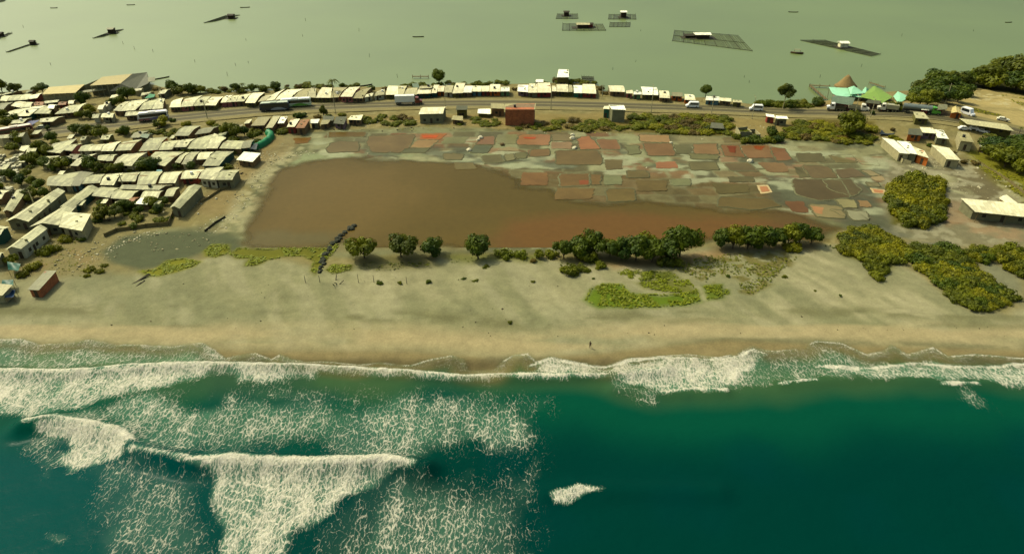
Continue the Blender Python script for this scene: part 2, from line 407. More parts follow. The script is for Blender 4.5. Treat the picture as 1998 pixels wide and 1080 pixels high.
low_ = fl.poly([(960,325),(1300,345),(1500,360),(1600,420),(1400,415),(1080,404),(990,370)], 4, 3)
pan = pan*(1-.75*low_[..., None]) + s3(98, 82, 42)*.75*low_[..., None]; edge_ = edge_*(1-.7*low_)
mud = mud*(1-.85*mp_[..., None]) + (.85*mp_[..., None])*(pan*(1-edge_[..., None]*.8)+s3(146, 148, 108)*edge_[..., None]*.8)*(.9+.2*n_sm[..., None])
MUDFIX = mud
col = wash(col, ms, 0); col += mud*ms[..., None]
def paint(pts, c, feather=1.2, warp=1.0, wscale=5, k=1.0, seed=0, tex=None):
    global col
    m = fl.poly(pts, feather, warp, wscale, seed)*k
    if tex is not None: m = m*tex
    col = wash(col, m, s3(*c))
streak = smooth01((n_mid-.42)*5)
paint([(0,460),(180,440),(330,470),(440,440),(400,500),(260,530),(100,540),(0,540)], (140,130,82), 3, 2)
paint([(200,490),(240,462),(330,452),(440,450),(480,470),(470,490),(400,492),(330,520),(270,525),(215,510)], (92,98,66), 1.5, 1.0)   # grey pan by the shacks
paint([(420,455),(500,330),(540,300),(600,280),(560,330),(510,400),(470,450)], (172,164,118), 3, 2.5, tex=smooth01((n_sm-.38)*5))
paint([(440,420),(480,350),(530,300),(600,292),(545,330),(505,395),(480,450)], (178,172,128), 2.5, 2.5, k=.7, tex=smooth01((vnoise(X,Y,3,9)-.42)*6))
paint([(470,470),(640,474),(680,462),(900,478),(900,486),(640,490),(480,486)], (128,116,72), 2.5, 1.5, k=.7)
paint([(360,420),(450,330),(520,270),(600,260),(560,300),(480,350),(440,420)], (150,128,80), 3, 2, k=.55)
paint([(560,300),(640,298),(760,300),(900,306),(900,316),(760,318),(640,312),(560,322)], (150,160,114), 1.5, 1.0, k=.8, tex=streak)
paint([(840,290),(960,300),(1060,310),(1060,330),(960,322),(860,312)], (158,166,120), 1.5, 1.2, k=.8, tex=streak)
paint([(1180,296),(1250,300),(1330,310),(1320,332),(1220,340),(1180,330)], (132,142,100), 2, 1.5, k=.7, tex=streak)
paint([(1205,260),(1240,262),(1262,300),(1290,312),(1240,318),(1210,290)], (156,158,112), 1.5, 1.2, k=.8, tex=streak)
paint([(1320,262),(1500,275),(1500,283),(1350,280),(1320,280)], (150,142,98), 2, 1.5, k=.7)
paint([(1530,280),(1700,285),(1760,310),(1700,318),(1560,300)], (150,148,104), 2, 2, k=.7, tex=streak)
paint([(1490,340),(1600,350),(1700,350),(1720,400),(1760,450),(1700,455),(1600,420),(1500,395)], (84,88,66), 2.5, 2, k=.8)
paint([(1720,320),(1850,300),(1998,400),(2100,480),(1998,480),(1880,480),(1780,470),(1730,420)], (132,126,94), 4, 3, k=.9)
paint([(1830,330),(1880,350),(1900,380),(1860,375),(1820,350)], (186,184,138), 1.5, 1.5, tex=streak)
paint([(1740,300),(1840,330),(1870,370),(1830,380),(1760,350)], (165,160,116), 2, 2, tex=smooth01((n_sm-.45)*5))
paint([(1700,440),(1760,455),(1850,470),(1860,485),(1780,490),(1720,470)], (112,112,90), 2, 1.5, k=.9, tex=smooth01((n_str2-.35)*4))
paint([(1880,430),(1998,440),(1998,470),(1900,465)], (178,146,106), 2, 2, k=.6, tex=streak)
paint([(1820,400),(1880,430),(1850,440),(1820,425)], (170,140,98), 2, 2, k=.6)
paint([(1880,300),(1930,300),(1998,340),(2100,380),(2100,440),(1998,395),(1930,350)], (128,126,26), 2, 1.5, k=.95)
paint([(2000,560),(1990,530),(1900,500),(1930,560),(1998,600)], (135,134,100), 2, 1)
# scrub verge south of the road, hill, car park
paint([(540,250),(700,236),(820,240),(1000,252),(1220,255),(1420,262),(1560,270),(1700,280),(1720,262),(1560,240),(1420,228),(1220,222),(1000,222),(700,226),(560,235)], (150,132,76), 2, 2, k=.9)
paint([(1040,228),(1230,232),(1430,240),(1440,262),(1230,258),(1040,254)], (118,104,34), 2, 2.5, k=.75, tex=smooth01((n_mid-.36)*5))
paint([(1520,236),(1700,248),(1720,275),(1540,268)], (112,100,34), 2, 2, k=.75, tex=smooth01((n_mid-.36)*5))
paint([(1860,175),(1900,168),(1998,180),(2300,190),(2300,290),(1998,262),(1900,250),(1850,228)], (192,172,108), 3, 2)
paint([(1862,182),(1900,172),(1998,190),(2200,220),(2200,262),(1998,250),(1880,236)], (160,146,90), 2, 2, k=.65, tex=smooth01((vnoise(X*.6+Y*.4, Y*3, 14, 3)-.46)*6))
paint([(1880,180),(1960,186),(2050,215),(2050,235),(1960,215),(1890,196)], (212,200,148), 1.5, 2, k=.7, tex=smooth01((n_sm-.5)*6))
paint([(1870,225),(1900,226),(1950,238),(1945,244),(1880,236)], (104,100,30), 1.2, .6)
paint([(1560,205),(1640,198),(1720,205),(1800,222),(1880,232),(1880,256),(1780,245),(1700,234),(1620,222),(1540,214)], (160,142,88), 2, 1.5)
paint([(1480,206),(1560,204),(1600,212),(1500,214)], (112,104,30), 1.5, 1)
# dry-ground scatter south of road
paint([(700,232),(1000,236),(1000,252),(700,246)], (176,160,110), 2, 2, k=.5, tex=smooth01((n_sm-.5)*6))
paint([(60,480),(160,480),(180,510),(60,530)], (150,128,80), 3, 2, k=.7, tex=streak)
GREENS = []
paint([(272,528),(300,526),(325,508),(360,504),(395,510),(380,520),(340,532),(310,541),(290,538)], (128,128,22), 1, .5)
paint([(395,490),(415,476),(447,476),(450,492),(420,504),(400,500)], (120,120,22), 1, .6)
paint([(445,496),(465,483),(520,486),(560,482),(635,483),(640,498),(628,520),(616,540),(605,530),(610,510),(590,500),(560,500),(520,508),(500,518),(476,520),(485,505),(460,505)], (112,112,22), 1, .7)
paint([(632,528),(650,516),(690,516),(688,528),(650,537)], (104,104,28), 1, .6)
paint([(1140,585),(1150,565),(1180,552),(1215,556),(1230,572),(1290,578),(1360,568),(1369,590),(1330,600),(1240,602),(1170,600)], (100,122,20), 1.2, 1.0)
paint([(1240,555),(1290,542),(1345,548),(1365,575),(1290,572),(1255,566)], (108,112,34), 1.2, 1.0, k=.9)
paint([(1368,560),(1410,556),(1412,585),(1380,588)], (98,114,28), 1.0, .6); paint([(1410,566),(1424,566),(1424,578),(1410,578)], (98,110,34), .6, .3)
paint([(1300,520),(1360,500),(1540,486),(1560,500),(1500,560),(1470,576),(1440,570),(1440,545),(1400,535),(1380,555),(1330,530)], (116,108,44), 1.2, 1.2, k=.8, tex=smooth01((n_sm-.40)*7))
paint([(1180,515),(1400,490),(1420,496),(1300,516),(1200,522)], (176,142,96), 2, 1.5, k=.7)
paint([(1270,530),(1310,528),(1330,545),(1290,548)], (100,108,34), 1, .6)
paint([(690,500),(850,498),(860,520),(760,528),(700,522)], (104,100,50), 2, 1.2, k=.8); paint([(860,498),(1060,495),(1050,510),(900,514)], (104,108,40), 2, 1.2, k=.8)
paint([(1085,500),(1350,500),(1340,518),(1120,516)], (96,90,44), 2, 1, k=.8); paint([(1390,480),(1600,472),(1590,486),(1400,492)], (110,92,50), 2, 1, k=.8)
paint([(1645,500),(1660,450),(1705,446),(1775,500),(1720,535),(1690,515)], (98,96,22), 1.5, 1.2)
paint([(1768,500),(1800,488),(1865,490),(1885,520),(1930,555),(1972,584),(1955,604),(1900,604),(1868,588),(1835,552),(1790,525)], (96,98,20), 1.4, 1.0)
paint([(1740,436),(1738,380),(1758,356),(1790,350),(1828,362),(1834,400),(1828,438),(1790,448)], (98,94,20), 1.4, 1.0)
paint([(1236,256),(1240,226),(1330,224),(1428,236),(1424,264),(1330,264)], (98,88,26), 1.4, 1.2, k=.9); paint([(1528,270),(1545,238),(1600,238),(1700,250),(1705,282),(1600,278)], (98,88,24), 1.4, 1.2, k=.9)
paint([(1785,208),(1790,180),(1850,160),(1900,155),(1998,140),(2150,130),(2160,180),(2000,188),(1905,172),(1868,180),(1872,206)], (70,70,18), 2, 1.2)
crust = smooth01((vnoise(X, Y*1.5, 9, 10, 4)-.55)*9); silt = smooth01((vnoise(X, Y*1.4, 13, 12, 4)-.56)*8)
paint([(600,275),(1000,270),(1400,280),(1560,290),(1730,310),(1740,400),(1700,430),(1560,420),(1400,365),(1000,345),(620,308)], (176,180,140), 3, 2, k=.75, tex=crust)
paint([(700,290),(1000,280),(1400,300),(1560,310),(1730,330),(1720,400),(1560,400),(1400,340),(1000,330),(720,308)], (84,88,68), 3, 2, k=.7, tex=silt)
rough_ = smooth01((vnoise(X, Y, 3.2, 2, 4)-.5)*9)
paint([(1720,300),(1870,300),(1998,360),(2100,440),(2000,470),(1850,480),(1760,460),(1720,380)], (178,172,136), 3, 2, k=.55, tex=rough_)
paint([(1840,300),(1900,320),(1998,380),(2060,430),(1900,390),(1850,350)], (104,92,58), 3, 2, k=.6, tex=1-rough_)
paint([(1840,390),(1900,395),(1900,430),(1850,440)], (150,116,80), 3, 2, k=.5)
M_GROUND, nt, b, out = nodes_mat('ground_earth')
v = coords(nt, rand=False); at = N(nt, 'ShaderNodeAttribute', attribute_name='Col')
n1 = noise(nt, v, .35, 6, .65); n2 = noise(nt, v, 2.6, 5, .65)
k = math_n(nt, 'MULTIPLY', maprange(nt, n1.outputs[0], .3, .7, .84, 1.14), maprange(nt, n2.outputs[0], .3, .7, .84, 1.14))
sc = N(nt, 'ShaderNodeVectorMath', operation='SCALE'); nt.links.new(at.outputs['Color'], sc.inputs[0]); nt.links.new(k, sc.inputs['Scale'])
nt.links.new(sc.outputs[0], b.inputs['Base Color']); setin(b, Roughness=.93); b.inputs['Specular IOR Level'].default_value = .15
bp = N(nt, 'ShaderNodeBump'); setin(bp, Strength=.5, Distance=.12)
nt.links.new(math_n(nt, 'ADD', n1.outputs[0], math_n(nt, 'MULTIPLY', n2.outputs[0], .4)), bp.inputs['Height']); nt.links.new(bp.outputs[0], b.inputs['Normal'])
ground = grid_mesh('ground', xs, ys, Z, M_GROUND); attr_c(ground, 'Col', col)
tag(ground, 'sandy spit with beach, salt flats and village dirt', kind='structure')

# ------------------------------------------------------------------ the sea
xs2 = np.arange(-260, 260, .42); ys2 = np.arange(20, 134, .34)
X2, Y2 = np.meshgrid(xs2, ys2); fs = Field(X2, Y2)
foam = np.zeros(X2.shape)
def fo(pts, d, feather=2.0, warp=1.6, wscale=3.0, seed=1):
    global foam
    foam = np.maximum(foam, fs.poly(pts, feather, warp, wscale, seed)*d)
def fl_(pts, w, d, warp=.5, seed=2):
    global foam
    foam = np.maximum(foam, fs.line(pts, w, warp, seed)*d)
fo([(-700,720),(0,722),(130,727),(250,716),(400,711),(560,713),(640,718),(610,738),(560,742),(500,748),(440,728),(390,735),(330,758),(250,768),(150,800),(60,812),(0,808),(-700,830)], .80, 2.2)
fo([(0,724),(130,728),(400,712),(560,713),(560,722),(400,722),(130,738),(0,734)], .95, .8, .4)
fo([(1035,712),(1075,698),(1130,710),(1180,718),(1230,702),(1300,697),(1400,702),(1440,695),(1470,682),(1495,692),(1450,740),(1410,765),(1290,768),(1200,742),(1100,736),(1040,732)], .83, 1.6)
fo([(1190,740),(1290,765),(1275,797),(1225,785),(1200,765)], .56, 1.2)
fo([(1440,700),(1500,688),(1590,667),(1640,680),(1700,700),(1770,715),(1640,740),(1540,746),(1430,765),(1405,765)], .46, 1.4)
fo([(1600,714),(1700,718),(1800,706),(1920,716),(1998,708),(2600,708),(2600,780),(1960,756),(1900,745),(1800,742),(1700,742)], .64, 1.2)
fo([(1850,754),(1900,752),(1950,810),(1900,800)], .42, 2)
fo([(430,760),(560,750),(720,756),(900,762),(1070,780),(1090,820),(900,800),(500,790)], .36, 4.0, 3.0, 5)
fo([(100,832),(160,800),(330,768),(480,775),(560,768),(700,765),(800,772),(920,778),(1060,795),(1065,870),(1030,890),(900,885),(860,900),(800,915),(400,905),(260,885),(180,850)], .50, 5.0, 4.5, 6)
fo([(250,768),(330,765),(460,800),(380,850),(230,830),(180,815)], .58, 3, 2, 5)
fo([(700,795),(850,805),(900,860),(780,890),(700,850)], .56, 3, 2, 5)
fo([(190,905),(260,890),(400,920),(415,1000),(420,1120),(180,1120),(170,1000)], .42, 5.0, 4.0, 6)
fo([(690,960),(760,925),(900,915),(1010,900),(1050,940),(1030,1120),(640,1120),(660,1010)], .36, 6.0, 5.0, 7)
fo([(720,990),(780,930),(880,925),(1010,930),(1040,870),(1070,870),(1040,960),(1000,1120),(690,1120)], .47, 5.0, 4.0, 6)
fo([(860,990),(960,1000),(960,1120),(800,1120),(790,1040)], .52, 3, 2.5, 5)
fo([(60,840),(130,850),(120,900),(90,930),(50,880)], .42, 2.5)
fo([(170,0+905),(140,925),(100,880),(130,870)], .5, 1.5)
foam *= 1 - .55*fs.poly([(500,862),(620,858),(640,888),(560,898),(490,890)], 2.5, 2)
foam *= 1 - .5*fs.poly([(840,880),(930,870),(960,900),(900,912),(840,905)], 2.5, 2)
foam *= 1 - .45*fs.poly([(640,772),(760,775),(700,800),(640,800)], 2.5, 2)
foam *= 1 - .6*fs.poly([(320,770),(430,758),(440,790),(380,800)], 2.5, 2)
foam *= 1 - .9*fs.poly([(1095,790),(1998,800),(1998,1200),(1070,1200),(1100,900)], 8, 7, 9)
foam *= 1 - .4*fs.poly([(880,920),(1000,900),(1000,960),(880,990)], 3, 2)
fo([(60,846),(75,826),(110,822),(160,828),(240,850),(262,875),(230,895),(185,903),(150,922),(122,898),(128,860)], .83, 1.4)
fo([(385,908),(450,900),(600,908),(760,902),(803,915),(760,930),(705,952),(665,980),(640,1012),(575,1040),(540,1120),(425,1120),(430,1020),(412,960),(418,935)], .74, 1.6, 1.6)
fo([(1068,964),(1090,954),(1130,948),(1178,957),(1135,966),(1112,985),(1080,984)], .86, .8, .8)
fo([(90,1040),(130,1050),(120,1062),(95,1055)], .42, 1)
fl_([(60,830),(110,824),(170,834),(235,850),(260,868)], .9, .98)
fl_([(262,884),(320,896),(385,910)], .8, .7)
fl_([(388,908),(450,904),(520,912),(600,910),(690,908),(760,906),(800,914)], 1.25, 1.0)
fl_([(400,912),(600,916),(760,912)], 1.2, .96)
fl_([(-300,723),(0,725),(130,729),(250,718),(400,713),(560,716),(620,719),(700,725),(800,729),(900,739),(1000,733),(1100,737),(1180,735)], .95, 1.0)
fl_([(560,720),(700,728),(800,732),(900,741),(1000,735),(1100,738)], 1.3, .80)
fl_([(1035,714),(1075,700),(1130,711),(1180,719),(1230,703),(1300,698),(1400,702),(1440,696),(1470,682),(1495,692)], .7, .98)
fl_([(1290,766),(1350,760),(1412,762)], .8, .95)
fl_([(1600,714),(1680,720),(1740,716),(1790,709),(1850,716),(1930,718),(1998,711),(2400,705)], .8, 1.0)
fl_([(1520,752),(1545,748),(1592,744)], .4, .9); fl_([(1838,751),(1870,750),(1905,751)], .6, .95)
for a in (1380, 1465, 1620, 1690, 1720): pass
# shoreline reach of the swash
WL = [(-600,665),(0,661),(45,660),(80,672),(135,668),(180,662),(230,672),(270,671),(340,676),(365,670),(395,668),(420,682),(440,698),(480,690),(500,688),(530,700),(545,691),(570,700),(600,706),
 (640,705),(700,712),(740,706),(800,712),(840,700),(880,692),(905,700),(915,722),(960,724),(985,700),(1000,692),(1030,688),(1048,704),(1075,694),(1130,706),(1180,714),(1230,698),(1300,693),(1340,690),(1400,696),(1440,688),
 (1465,674),(1500,684),(1560,680),(1590,664),(1640,668),(1690,690),(1720,684),(1740,672),(1770,690),(1820,676),(1850,694),(1900,690),(1998,698),(2600,690)]
WLP = WL + [(2600, 1500), (-600, 1500)]
cover = fs.poly(WLP, 1.0, .5, 3, 6)
P = g2(WLP); ind = inside(X2, Y2, P); dd = seg_dist(X2, Y2, g2(WL), False)
# thin lacing on the swash and a bright lip where it stopped
swash = ind*np.exp(-(dd/4.0)**2)
sw_l = smooth01((X2*0 - X2 - 20)/30)                      # stronger on the left
foam = np.maximum(foam, swash*(.50+.06*sw_l)*(.55+.9*vnoise(X2, Y2, 9, 7)))
foam = np.maximum(foam, ind*np.exp(-((dd-.35)/.38)**2)*.88*smooth01((vnoise(X2, Y2, 6, 9)-.30)*4))
fo([(-700,670),(0,668),(140,672),(230,680),(400,676),(440,700),(420,712),(250,714),(130,722),(0,720),(-700,718)], .50, 2, 1.5)
foam = np.clip(foam, 0, 1)
foam *= np.where(foam < .9, .80+.34*vnoise(X2, Y2*.6, 7, 11), 1)
Zs = np.full(X2.shape, .06)
Zs += (vnoise(X2, Y2*1.8, 26, 3)-.5)*.45*np.clip((112-Y2)/12, 0, 1) + (vnoise(X2, Y2, 3, 6)-.5)*.12*np.clip((114-Y2)/8, 0, 1)
for pts, a, w in (([(50,836),(110,826),(170,834),(240,852),(265,880),(320,896),(385,910),(450,904),(600,912),(760,906),(830,920)], 1.9, 2.3),
                  ([(-300,725),(130,731),(250,720),(400,715),(620,721),(800,731),(900,741),(1100,738),(1180,735),(1300,725)], 1.0, 1.6),
                  ([(1520,750),(1600,745),(1700,738),(1900,749),(1998,745)], .5, 1.8),
                  ([(1060,966),(1120,952),(1180,957),(1400,962)], .6, 2.2), ([(1200,760),(1290,768),(1412,766)], .5, 1.6)):
    Zs += fs.line(pts, w)*a
Zs += foam**2*(vnoise(X2, Y2, 1.5, 12)-.35)*.7
depth = 108-Y2 + (vnoise(X2, Y2, 20, 2)-.5)*10
sh = smooth01(1-depth/34.0)
deepc = s3(0, 60, 52); deepl = s3(0, 82, 78); midc = s3(6, 82, 60); shalc = s3(66, 100, 62); sandy = s3(132, 122, 72)
wc = np.zeros(X2.shape+(3,)) + deepc
wc = wash(wc, smooth01((-20-X2)/60)*.9, deepl)
wc = wash(wc, smooth01((sh-.05)*1.7), midc); wc = wash(wc, smooth01((sh-.72)*3.6), shalc)
wc = wash(wc, smooth01(1-(dd-1.5)/4.5)*ind*.85, sandy)
wc = wash(wc, fs.poly([(0,680),(430,690),(430,708),(250,712),(100,722),(0,720)], 3, 1.5)*.7, s3(104, 120, 72))
wc = wash(wc, smooth01((vnoise(X2, Y2, 14, 10)-.5)*4)*.3, s3(0, 62, 62))
wc = wash(wc, smooth01((foam-.3)*3)*.35, s3(70, 140, 110))
M_SEA, nt, b, out = nodes_mat('sea_water')
tc = N(nt, 'ShaderNodeTexCoord'); ob = tc.outputs['Object']
nd = noise(nt, ob, .35, 3, .5); sub = N(nt, 'ShaderNodeVectorMath', operation='SUBTRACT'); nt.links.new(nd.outputs['Color'], sub.inputs[0]); sub.inputs[1].default_value = (.5, .5, .5)
sc1 = N(nt, 'ShaderNodeVectorMath', operation='SCALE'); nt.links.new(sub.outputs[0], sc1.inputs[0]); sc1.inputs['Scale'].default_value = 1.7
nd2 = noise(nt, ob, 1.6, 3, .6); sub2 = N(nt, 'ShaderNodeVectorMath', operation='SUBTRACT'); nt.links.new(nd2.outputs['Color'], sub2.inputs[0]); sub2.inputs[1].default_value = (.5, .5, .5)
sc2 = N(nt, 'ShaderNodeVectorMath', operation='SCALE'); nt.links.new(sub2.outputs[0], sc2.inputs[0]); sc2.inputs['Scale'].default_value = .7
ad = N(nt, 'ShaderNodeVectorMath', operation='ADD'); nt.links.new(ob, ad.inputs[0]); nt.links.new(sc1.outputs[0], ad.inputs[1])
ad2 = N(nt, 'ShaderNodeVectorMath', operation='ADD'); nt.links.new(ad.outputs[0], ad2.inputs[0]); nt.links.new(sc2.outputs[0], ad2.inputs[1])
mp = N(nt, 'ShaderNodeMapping'); mp.inputs['Scale'].default_value = (1, .33, 0); mp.inputs['Rotation'].default_value = (0, 0, .12); nt.links.new(ad2.outputs[0], mp.inputs['Vector'])
v1 = N(nt, 'ShaderNodeTexVoronoi', feature='DISTANCE_TO_EDGE', voronoi_dimensions='2D'); setin(v1, Scale=1.6); nt.links.new(mp.outputs[0], v1.inputs['Vector'])
v2 = N(nt, 'ShaderNodeTexVoronoi', feature='DISTANCE_TO_EDGE', voronoi_dimensions='2D'); setin(v2, Scale=3.7); nt.links.new(mp.outputs[0], v2.inputs['Vector'])
L1 = maprange(nt, v1.outputs['Distance'], .0, .17, 1, 0); L2 = maprange(nt, v2.outputs['Distance'], .0, .20, 1, 0)
nz = noise(nt, mp.outputs[0], .55, 6, .7)
def ridge(vec, scale, det, w):
    n_ = noise(nt, vec, scale, det, .5)
    return maprange(nt, math_n(nt, 'ABSOLUTE', math_n(nt, 'SUBTRACT', n_.outputs[0], .5)), 0, w, 1, 0)
R1 = ridge(mp.outputs[0], 1.0, 4, .075); R2 = ridge(mp.outputs[0], 2.6, 3, .09)
nzl = noise(nt, ob, .16, 3, .5)
Pn = math_n(nt, 'ADD', math_n(nt, 'ADD', math_n(nt, 'MULTIPLY', L1, .42), math_n(nt, 'MULTIPLY', L2, .26)), math_n(nt, 'MULTIPLY', maprange(nt, nz.outputs[0], .3, .7), .24))
Pn = math_n(nt, 'ADD', Pn, math_n(nt, 'ADD', math_n(nt, 'MULTIPLY', R1, .16), math_n(nt, 'MULTIPLY', R2, .12)))
Pn = math_n(nt, 'ADD', Pn, maprange(nt, nzl.outputs[0], .3, .7, -.10, .10))
af = N(nt, 'ShaderNodeAttribute', attribute_name='foam'); ac = N(nt, 'ShaderNodeAttribute', attribute_name='Col'); av = N(nt, 'ShaderNodeAttribute', attribute_name='cover')
mps = N(nt, 'ShaderNodeMapping'); mps.inputs['Scale'].default_value = (.42, .075, 0); mps.inputs['Rotation'].default_value = (0, 0, .1); nt.links.new(ad.outputs[0], mps.inputs['Vector'])
nst = noise(nt, mps.outputs[0], 1.0, 4, .6)
Pn = math_n(nt, 'ADD', Pn, maprange(nt, nst.outputs[0], .3, .7, -.20, .20))
thr = math_n(nt, 'SUBTRACT', 1.05, math_n(nt, 'MULTIPLY', af.outputs['Fac'], 1.0))
FO = maprange(nt, math_n(nt, 'SUBTRACT', Pn, thr), -.16, .26, 0, 1)
FO = math_n(nt, 'MULTIPLY', FO, maprange(nt, af.outputs['Fac'], .3, .75, .78, 1.0))
FO = math_n(nt, 'MULTIPLY', FO, maprange(nt, af.outputs['Fac'], .05, .25), clamp=True)
ns = noise(nt, ob, 3.2, 4, .7)
fcol = mixc(nt, maprange(nt, ns.outputs[0], .35, .65), S(216, 212, 184), S(252, 246, 222))
film = math_n(nt, 'MULTIPLY', maprange(nt, af.outputs['Fac'], .2, .7), .22)
cc = mixc(nt, FO, mixc(nt, film, ac.outputs['Color'], S(150, 185, 150)), fcol)
nt.links.new(cc, b.inputs['Base Color']); nt.links.new(maprange(nt, FO, 0, .6, .2, .9), b.inputs['Roughness']); setin(b, IOR=1.33)
nt.links.new(maprange(nt, FO, 0, .6, .015, .02), b.inputs['Specular IOR Level'])
nb = noise(nt, ob, .9, 5, .6)
bp = N(nt, 'ShaderNodeBump'); setin(bp, Strength=.55, Distance=.3)
hh = math_n(nt, 'ADD', math_n(nt, 'MULTIPLY', nb.outputs[0], .35), math_n(nt, 'MULTIPLY', math_n(nt, 'MULTIPLY', Pn, FO), 1.0))
nt.links.new(hh, bp.inputs['Height']); nt.links.new(bp.outputs[0], b.inputs['Normal'])
tr = N(nt, 'ShaderNodeBsdfTransparent'); mx = N(nt, 'ShaderNodeMixShader')
al = math_n(nt, 'MAXIMUM', math_n(nt, 'MULTIPLY', av.outputs['Fac'], 1.0), 0.0)
nt.links.new(al, mx.inputs[0]); nt.links.new(tr.outputs[0], mx.inputs[1]); nt.links.new(b.outputs[0], mx.inputs[2]); nt.links.new(mx.outputs[0], out.inputs['Surface'])
sea = grid_mesh('sea', xs2, ys2, Zs, M_SEA); attr_f(sea, 'foam', foam); attr_c(sea, 'Col', wc)
thin = .25+.75*smooth01((dd-.5)/5.0)                       # the swash is a film of water over sand
attr_f(sea, 'cover', np.clip(cover*np.maximum(thin, foam), 0, 1))
tag(sea, 'teal ocean with foaming surf along the beach', kind='structure')
# sea floor and far ocean outside the modelled surf
o = MB().quad((-2500, -50, -2.6), (2500, -50, -2.6), (2500, 72, -2.6), (-2500, 72, -2.6)).build('seabed', plain('seabed_sand', S(20, 80, 60), .9)); tag(o, kind='structure')

# ------------------------------------------------------------------ brine ponds
def mute(c, k=.46): return tuple(a*(1-k)+b*k for a, b in zip(c, (112, 106, 62)))
def pond_mat(name, col, rough=.35):
    if name in MATS: return MATS[name]
    m, nt, b, out = nodes_mat(name); v = coords(nt)
    n1 = noise(nt, v, .12, 4, .6); n2 = noise(nt, v, 1.2, 4, .6)
    k = math_n(nt, 'MULTIPLY', maprange(nt, n1.outputs[0], .32, .68, .84, 1.14), maprange(nt, n2.outputs[0], .3, .7, .94, 1.06))
    sc = N(nt, 'ShaderNodeVectorMath', operation='SCALE'); sc.inputs[0].default_value = col[:3]; nt.links.new(k, sc.inputs['Scale'])
    nt.links.new(sc.outputs[0], b.inputs['Base Color']); setin(b, Roughness=rough, IOR=1.33); b.inputs['Specular IOR Level'].default_value = .08
    MATS[name] = m; return m
def flat_poly(name, pts_px, z, mat, step=1.2, jit=.22, seed=0, round_=True):
    rr = random.Random(seed); P = [Vector(p) for p in g2(pts_px)]; n = len(P)
    if round_:
        Q = []
        for i in range(n):
            a, b_, c = P[i-1], P[i], P[(i+1) % n]
            r = min((a-b_).length, (c-b_).length)*.10
            p1 = b_+(a-b_).normalized()*r; p2 = b_+(c-b_).normalized()*r
            Q += [p1, p1*.25+b_*.5+p2*.25, p2]
        P = Q; n = len(P)
    out = []
    for i in range(n):
        a, b_ = P[i], P[(i+1) % n]; m = max(1, int((b_-a).length/step))
        for k in range(m):
            p = a.lerp(b_, k/m); out.append((p.x+rr.uniform(-jit, jit), p.y+rr.uniform(-jit, jit), z))
    me = bpy.data.meshes.new(name); bm = bmesh.new(); vs = [bm.verts.new(p) for p in out]
    f = bm.faces.new(vs); f.normal_update()
    if f.normal.z < 0: f.normal_flip()
    bmesh.ops.triangulate(bm, faces=[f]); bm.to_mesh(me); bm.free()
    o = bpy.data.objects.new(name, me); C.objects.link(o); me.materials.append(mat); return o, out
M_BUND = plain('mud_bund', S(100, 98, 62), .95, .25, .7, bump=.3)
M_BUND2 = plain('salt_bund', S(122, 122, 84), .95, .3, .7, bump=.3)
# the broad brown pond carries its own colour field
xs3 = np.arange(-90, 130, .7); ys3 = np.arange(158, 262, .7); X3, Y3 = np.meshgrid(xs3, ys3); f3 = Field(X3, Y3)
BP = [(478,478),(490,440),(505,400),(520,365),(545,335),(590,318),(660,311),(760,312),(860,318),(930,324),(990,336),(1010,364),(1070,372),(1090,394),(1180,396),(1260,392),(1330,400),(1400,412),(1470,414),
 (1530,418),(1590,432),(1640,446),(1590,462),(1400,470),(1350,478),(1180,488),(1090,500),(970,496),(880,482),(700,478),(668,462),(640,482),(560,486)]
pc = np.zeros(X3.shape+(3,))+s3(105, 87, 38)
def pw(m, c):
    global pc
    pc = wash(pc, m, s3(*c))
pw(f3.poly([(500,470),(540,380),(620,335),(760,330),(820,380),(700,470)], 9, 4)*.8, (118, 97, 48))
pw(f3.poly([(880,320),(1250,330),(1500,350),(1500,400),(1150,430),(900,400)], 8, 4)*.6, (94, 80, 33))
pw(f3.poly([(960,470),(1000,430),(1180,415),(1400,425),(1560,430),(1600,450),(1400,470),(1180,480),(1090,500),(970,495)], 5, 3)*.9, (118, 84, 40))
pw(f3.poly([(950,460),(990,452),(1020,470),(1030,495),(980,498)], 2.2, 1)*.6, (112, 84, 42))
pw(f3.poly([(1500,395),(1640,430),(1590,462),(1500,450)], 4, 2)*.5, (96, 74, 42))
pw(smooth01((vnoise(X3, Y3*2, 30, 5)-.5)*3)*.25, (90, 78, 36))
pw(f3.poly([(480,480),(660,480),(660,455),(500,450)], 3, 2)*.7, (108, 100, 62))
cv = f3.poly(BP, 2.6, 3.2, 8, 4)**.8
M_BP, nt, b, out = nodes_mat('brown_brine'); at = N(nt, 'ShaderNodeAttribute', attribute_name='Col'); a2 = N(nt, 'ShaderNodeAttribute', attribute_name='cover')
v = coords(nt, rand=False); n2 = noise(nt, v, .5, 5, .6); k = maprange(nt, n2.outputs[0], .3, .7, .93, 1.07)
sc = N(nt, 'ShaderNodeVectorMath', operation='SCALE'); nt.links.new(at.outputs['Color'], sc.inputs[0]); nt.links.new(k, sc.inputs['Scale'])
nt.links.new(sc.outputs[0], b.inputs['Base Color']); setin(b, Roughness=.32, IOR=1.33); b.inputs['Specular IOR Level'].default_value = .08
bp = N(nt, 'ShaderNodeBump'); setin(bp, Strength=.12, Distance=.05); nt.links.new(n2.outputs[0], bp.inputs['Height']); nt.links.new(bp.outputs[0], b.inputs['Normal'])
tr = N(nt, 'ShaderNodeBsdfTransparent'); mx = N(nt, 'ShaderNodeMixShader'); nt.links.new(a2.outputs['Fac'], mx.inputs[0]); nt.links.new(tr.outputs[0], mx.inputs[1]); nt.links.new(b.outputs[0], mx.inputs[2]); nt.links.new(mx.outputs[0], out.inputs['Surface'])
big = grid_mesh('brine_pond', xs3, ys3, np.full(X3.shape, .05), M_BP); attr_c(big, 'Col', pc); attr_f(big, 'cover', cv)
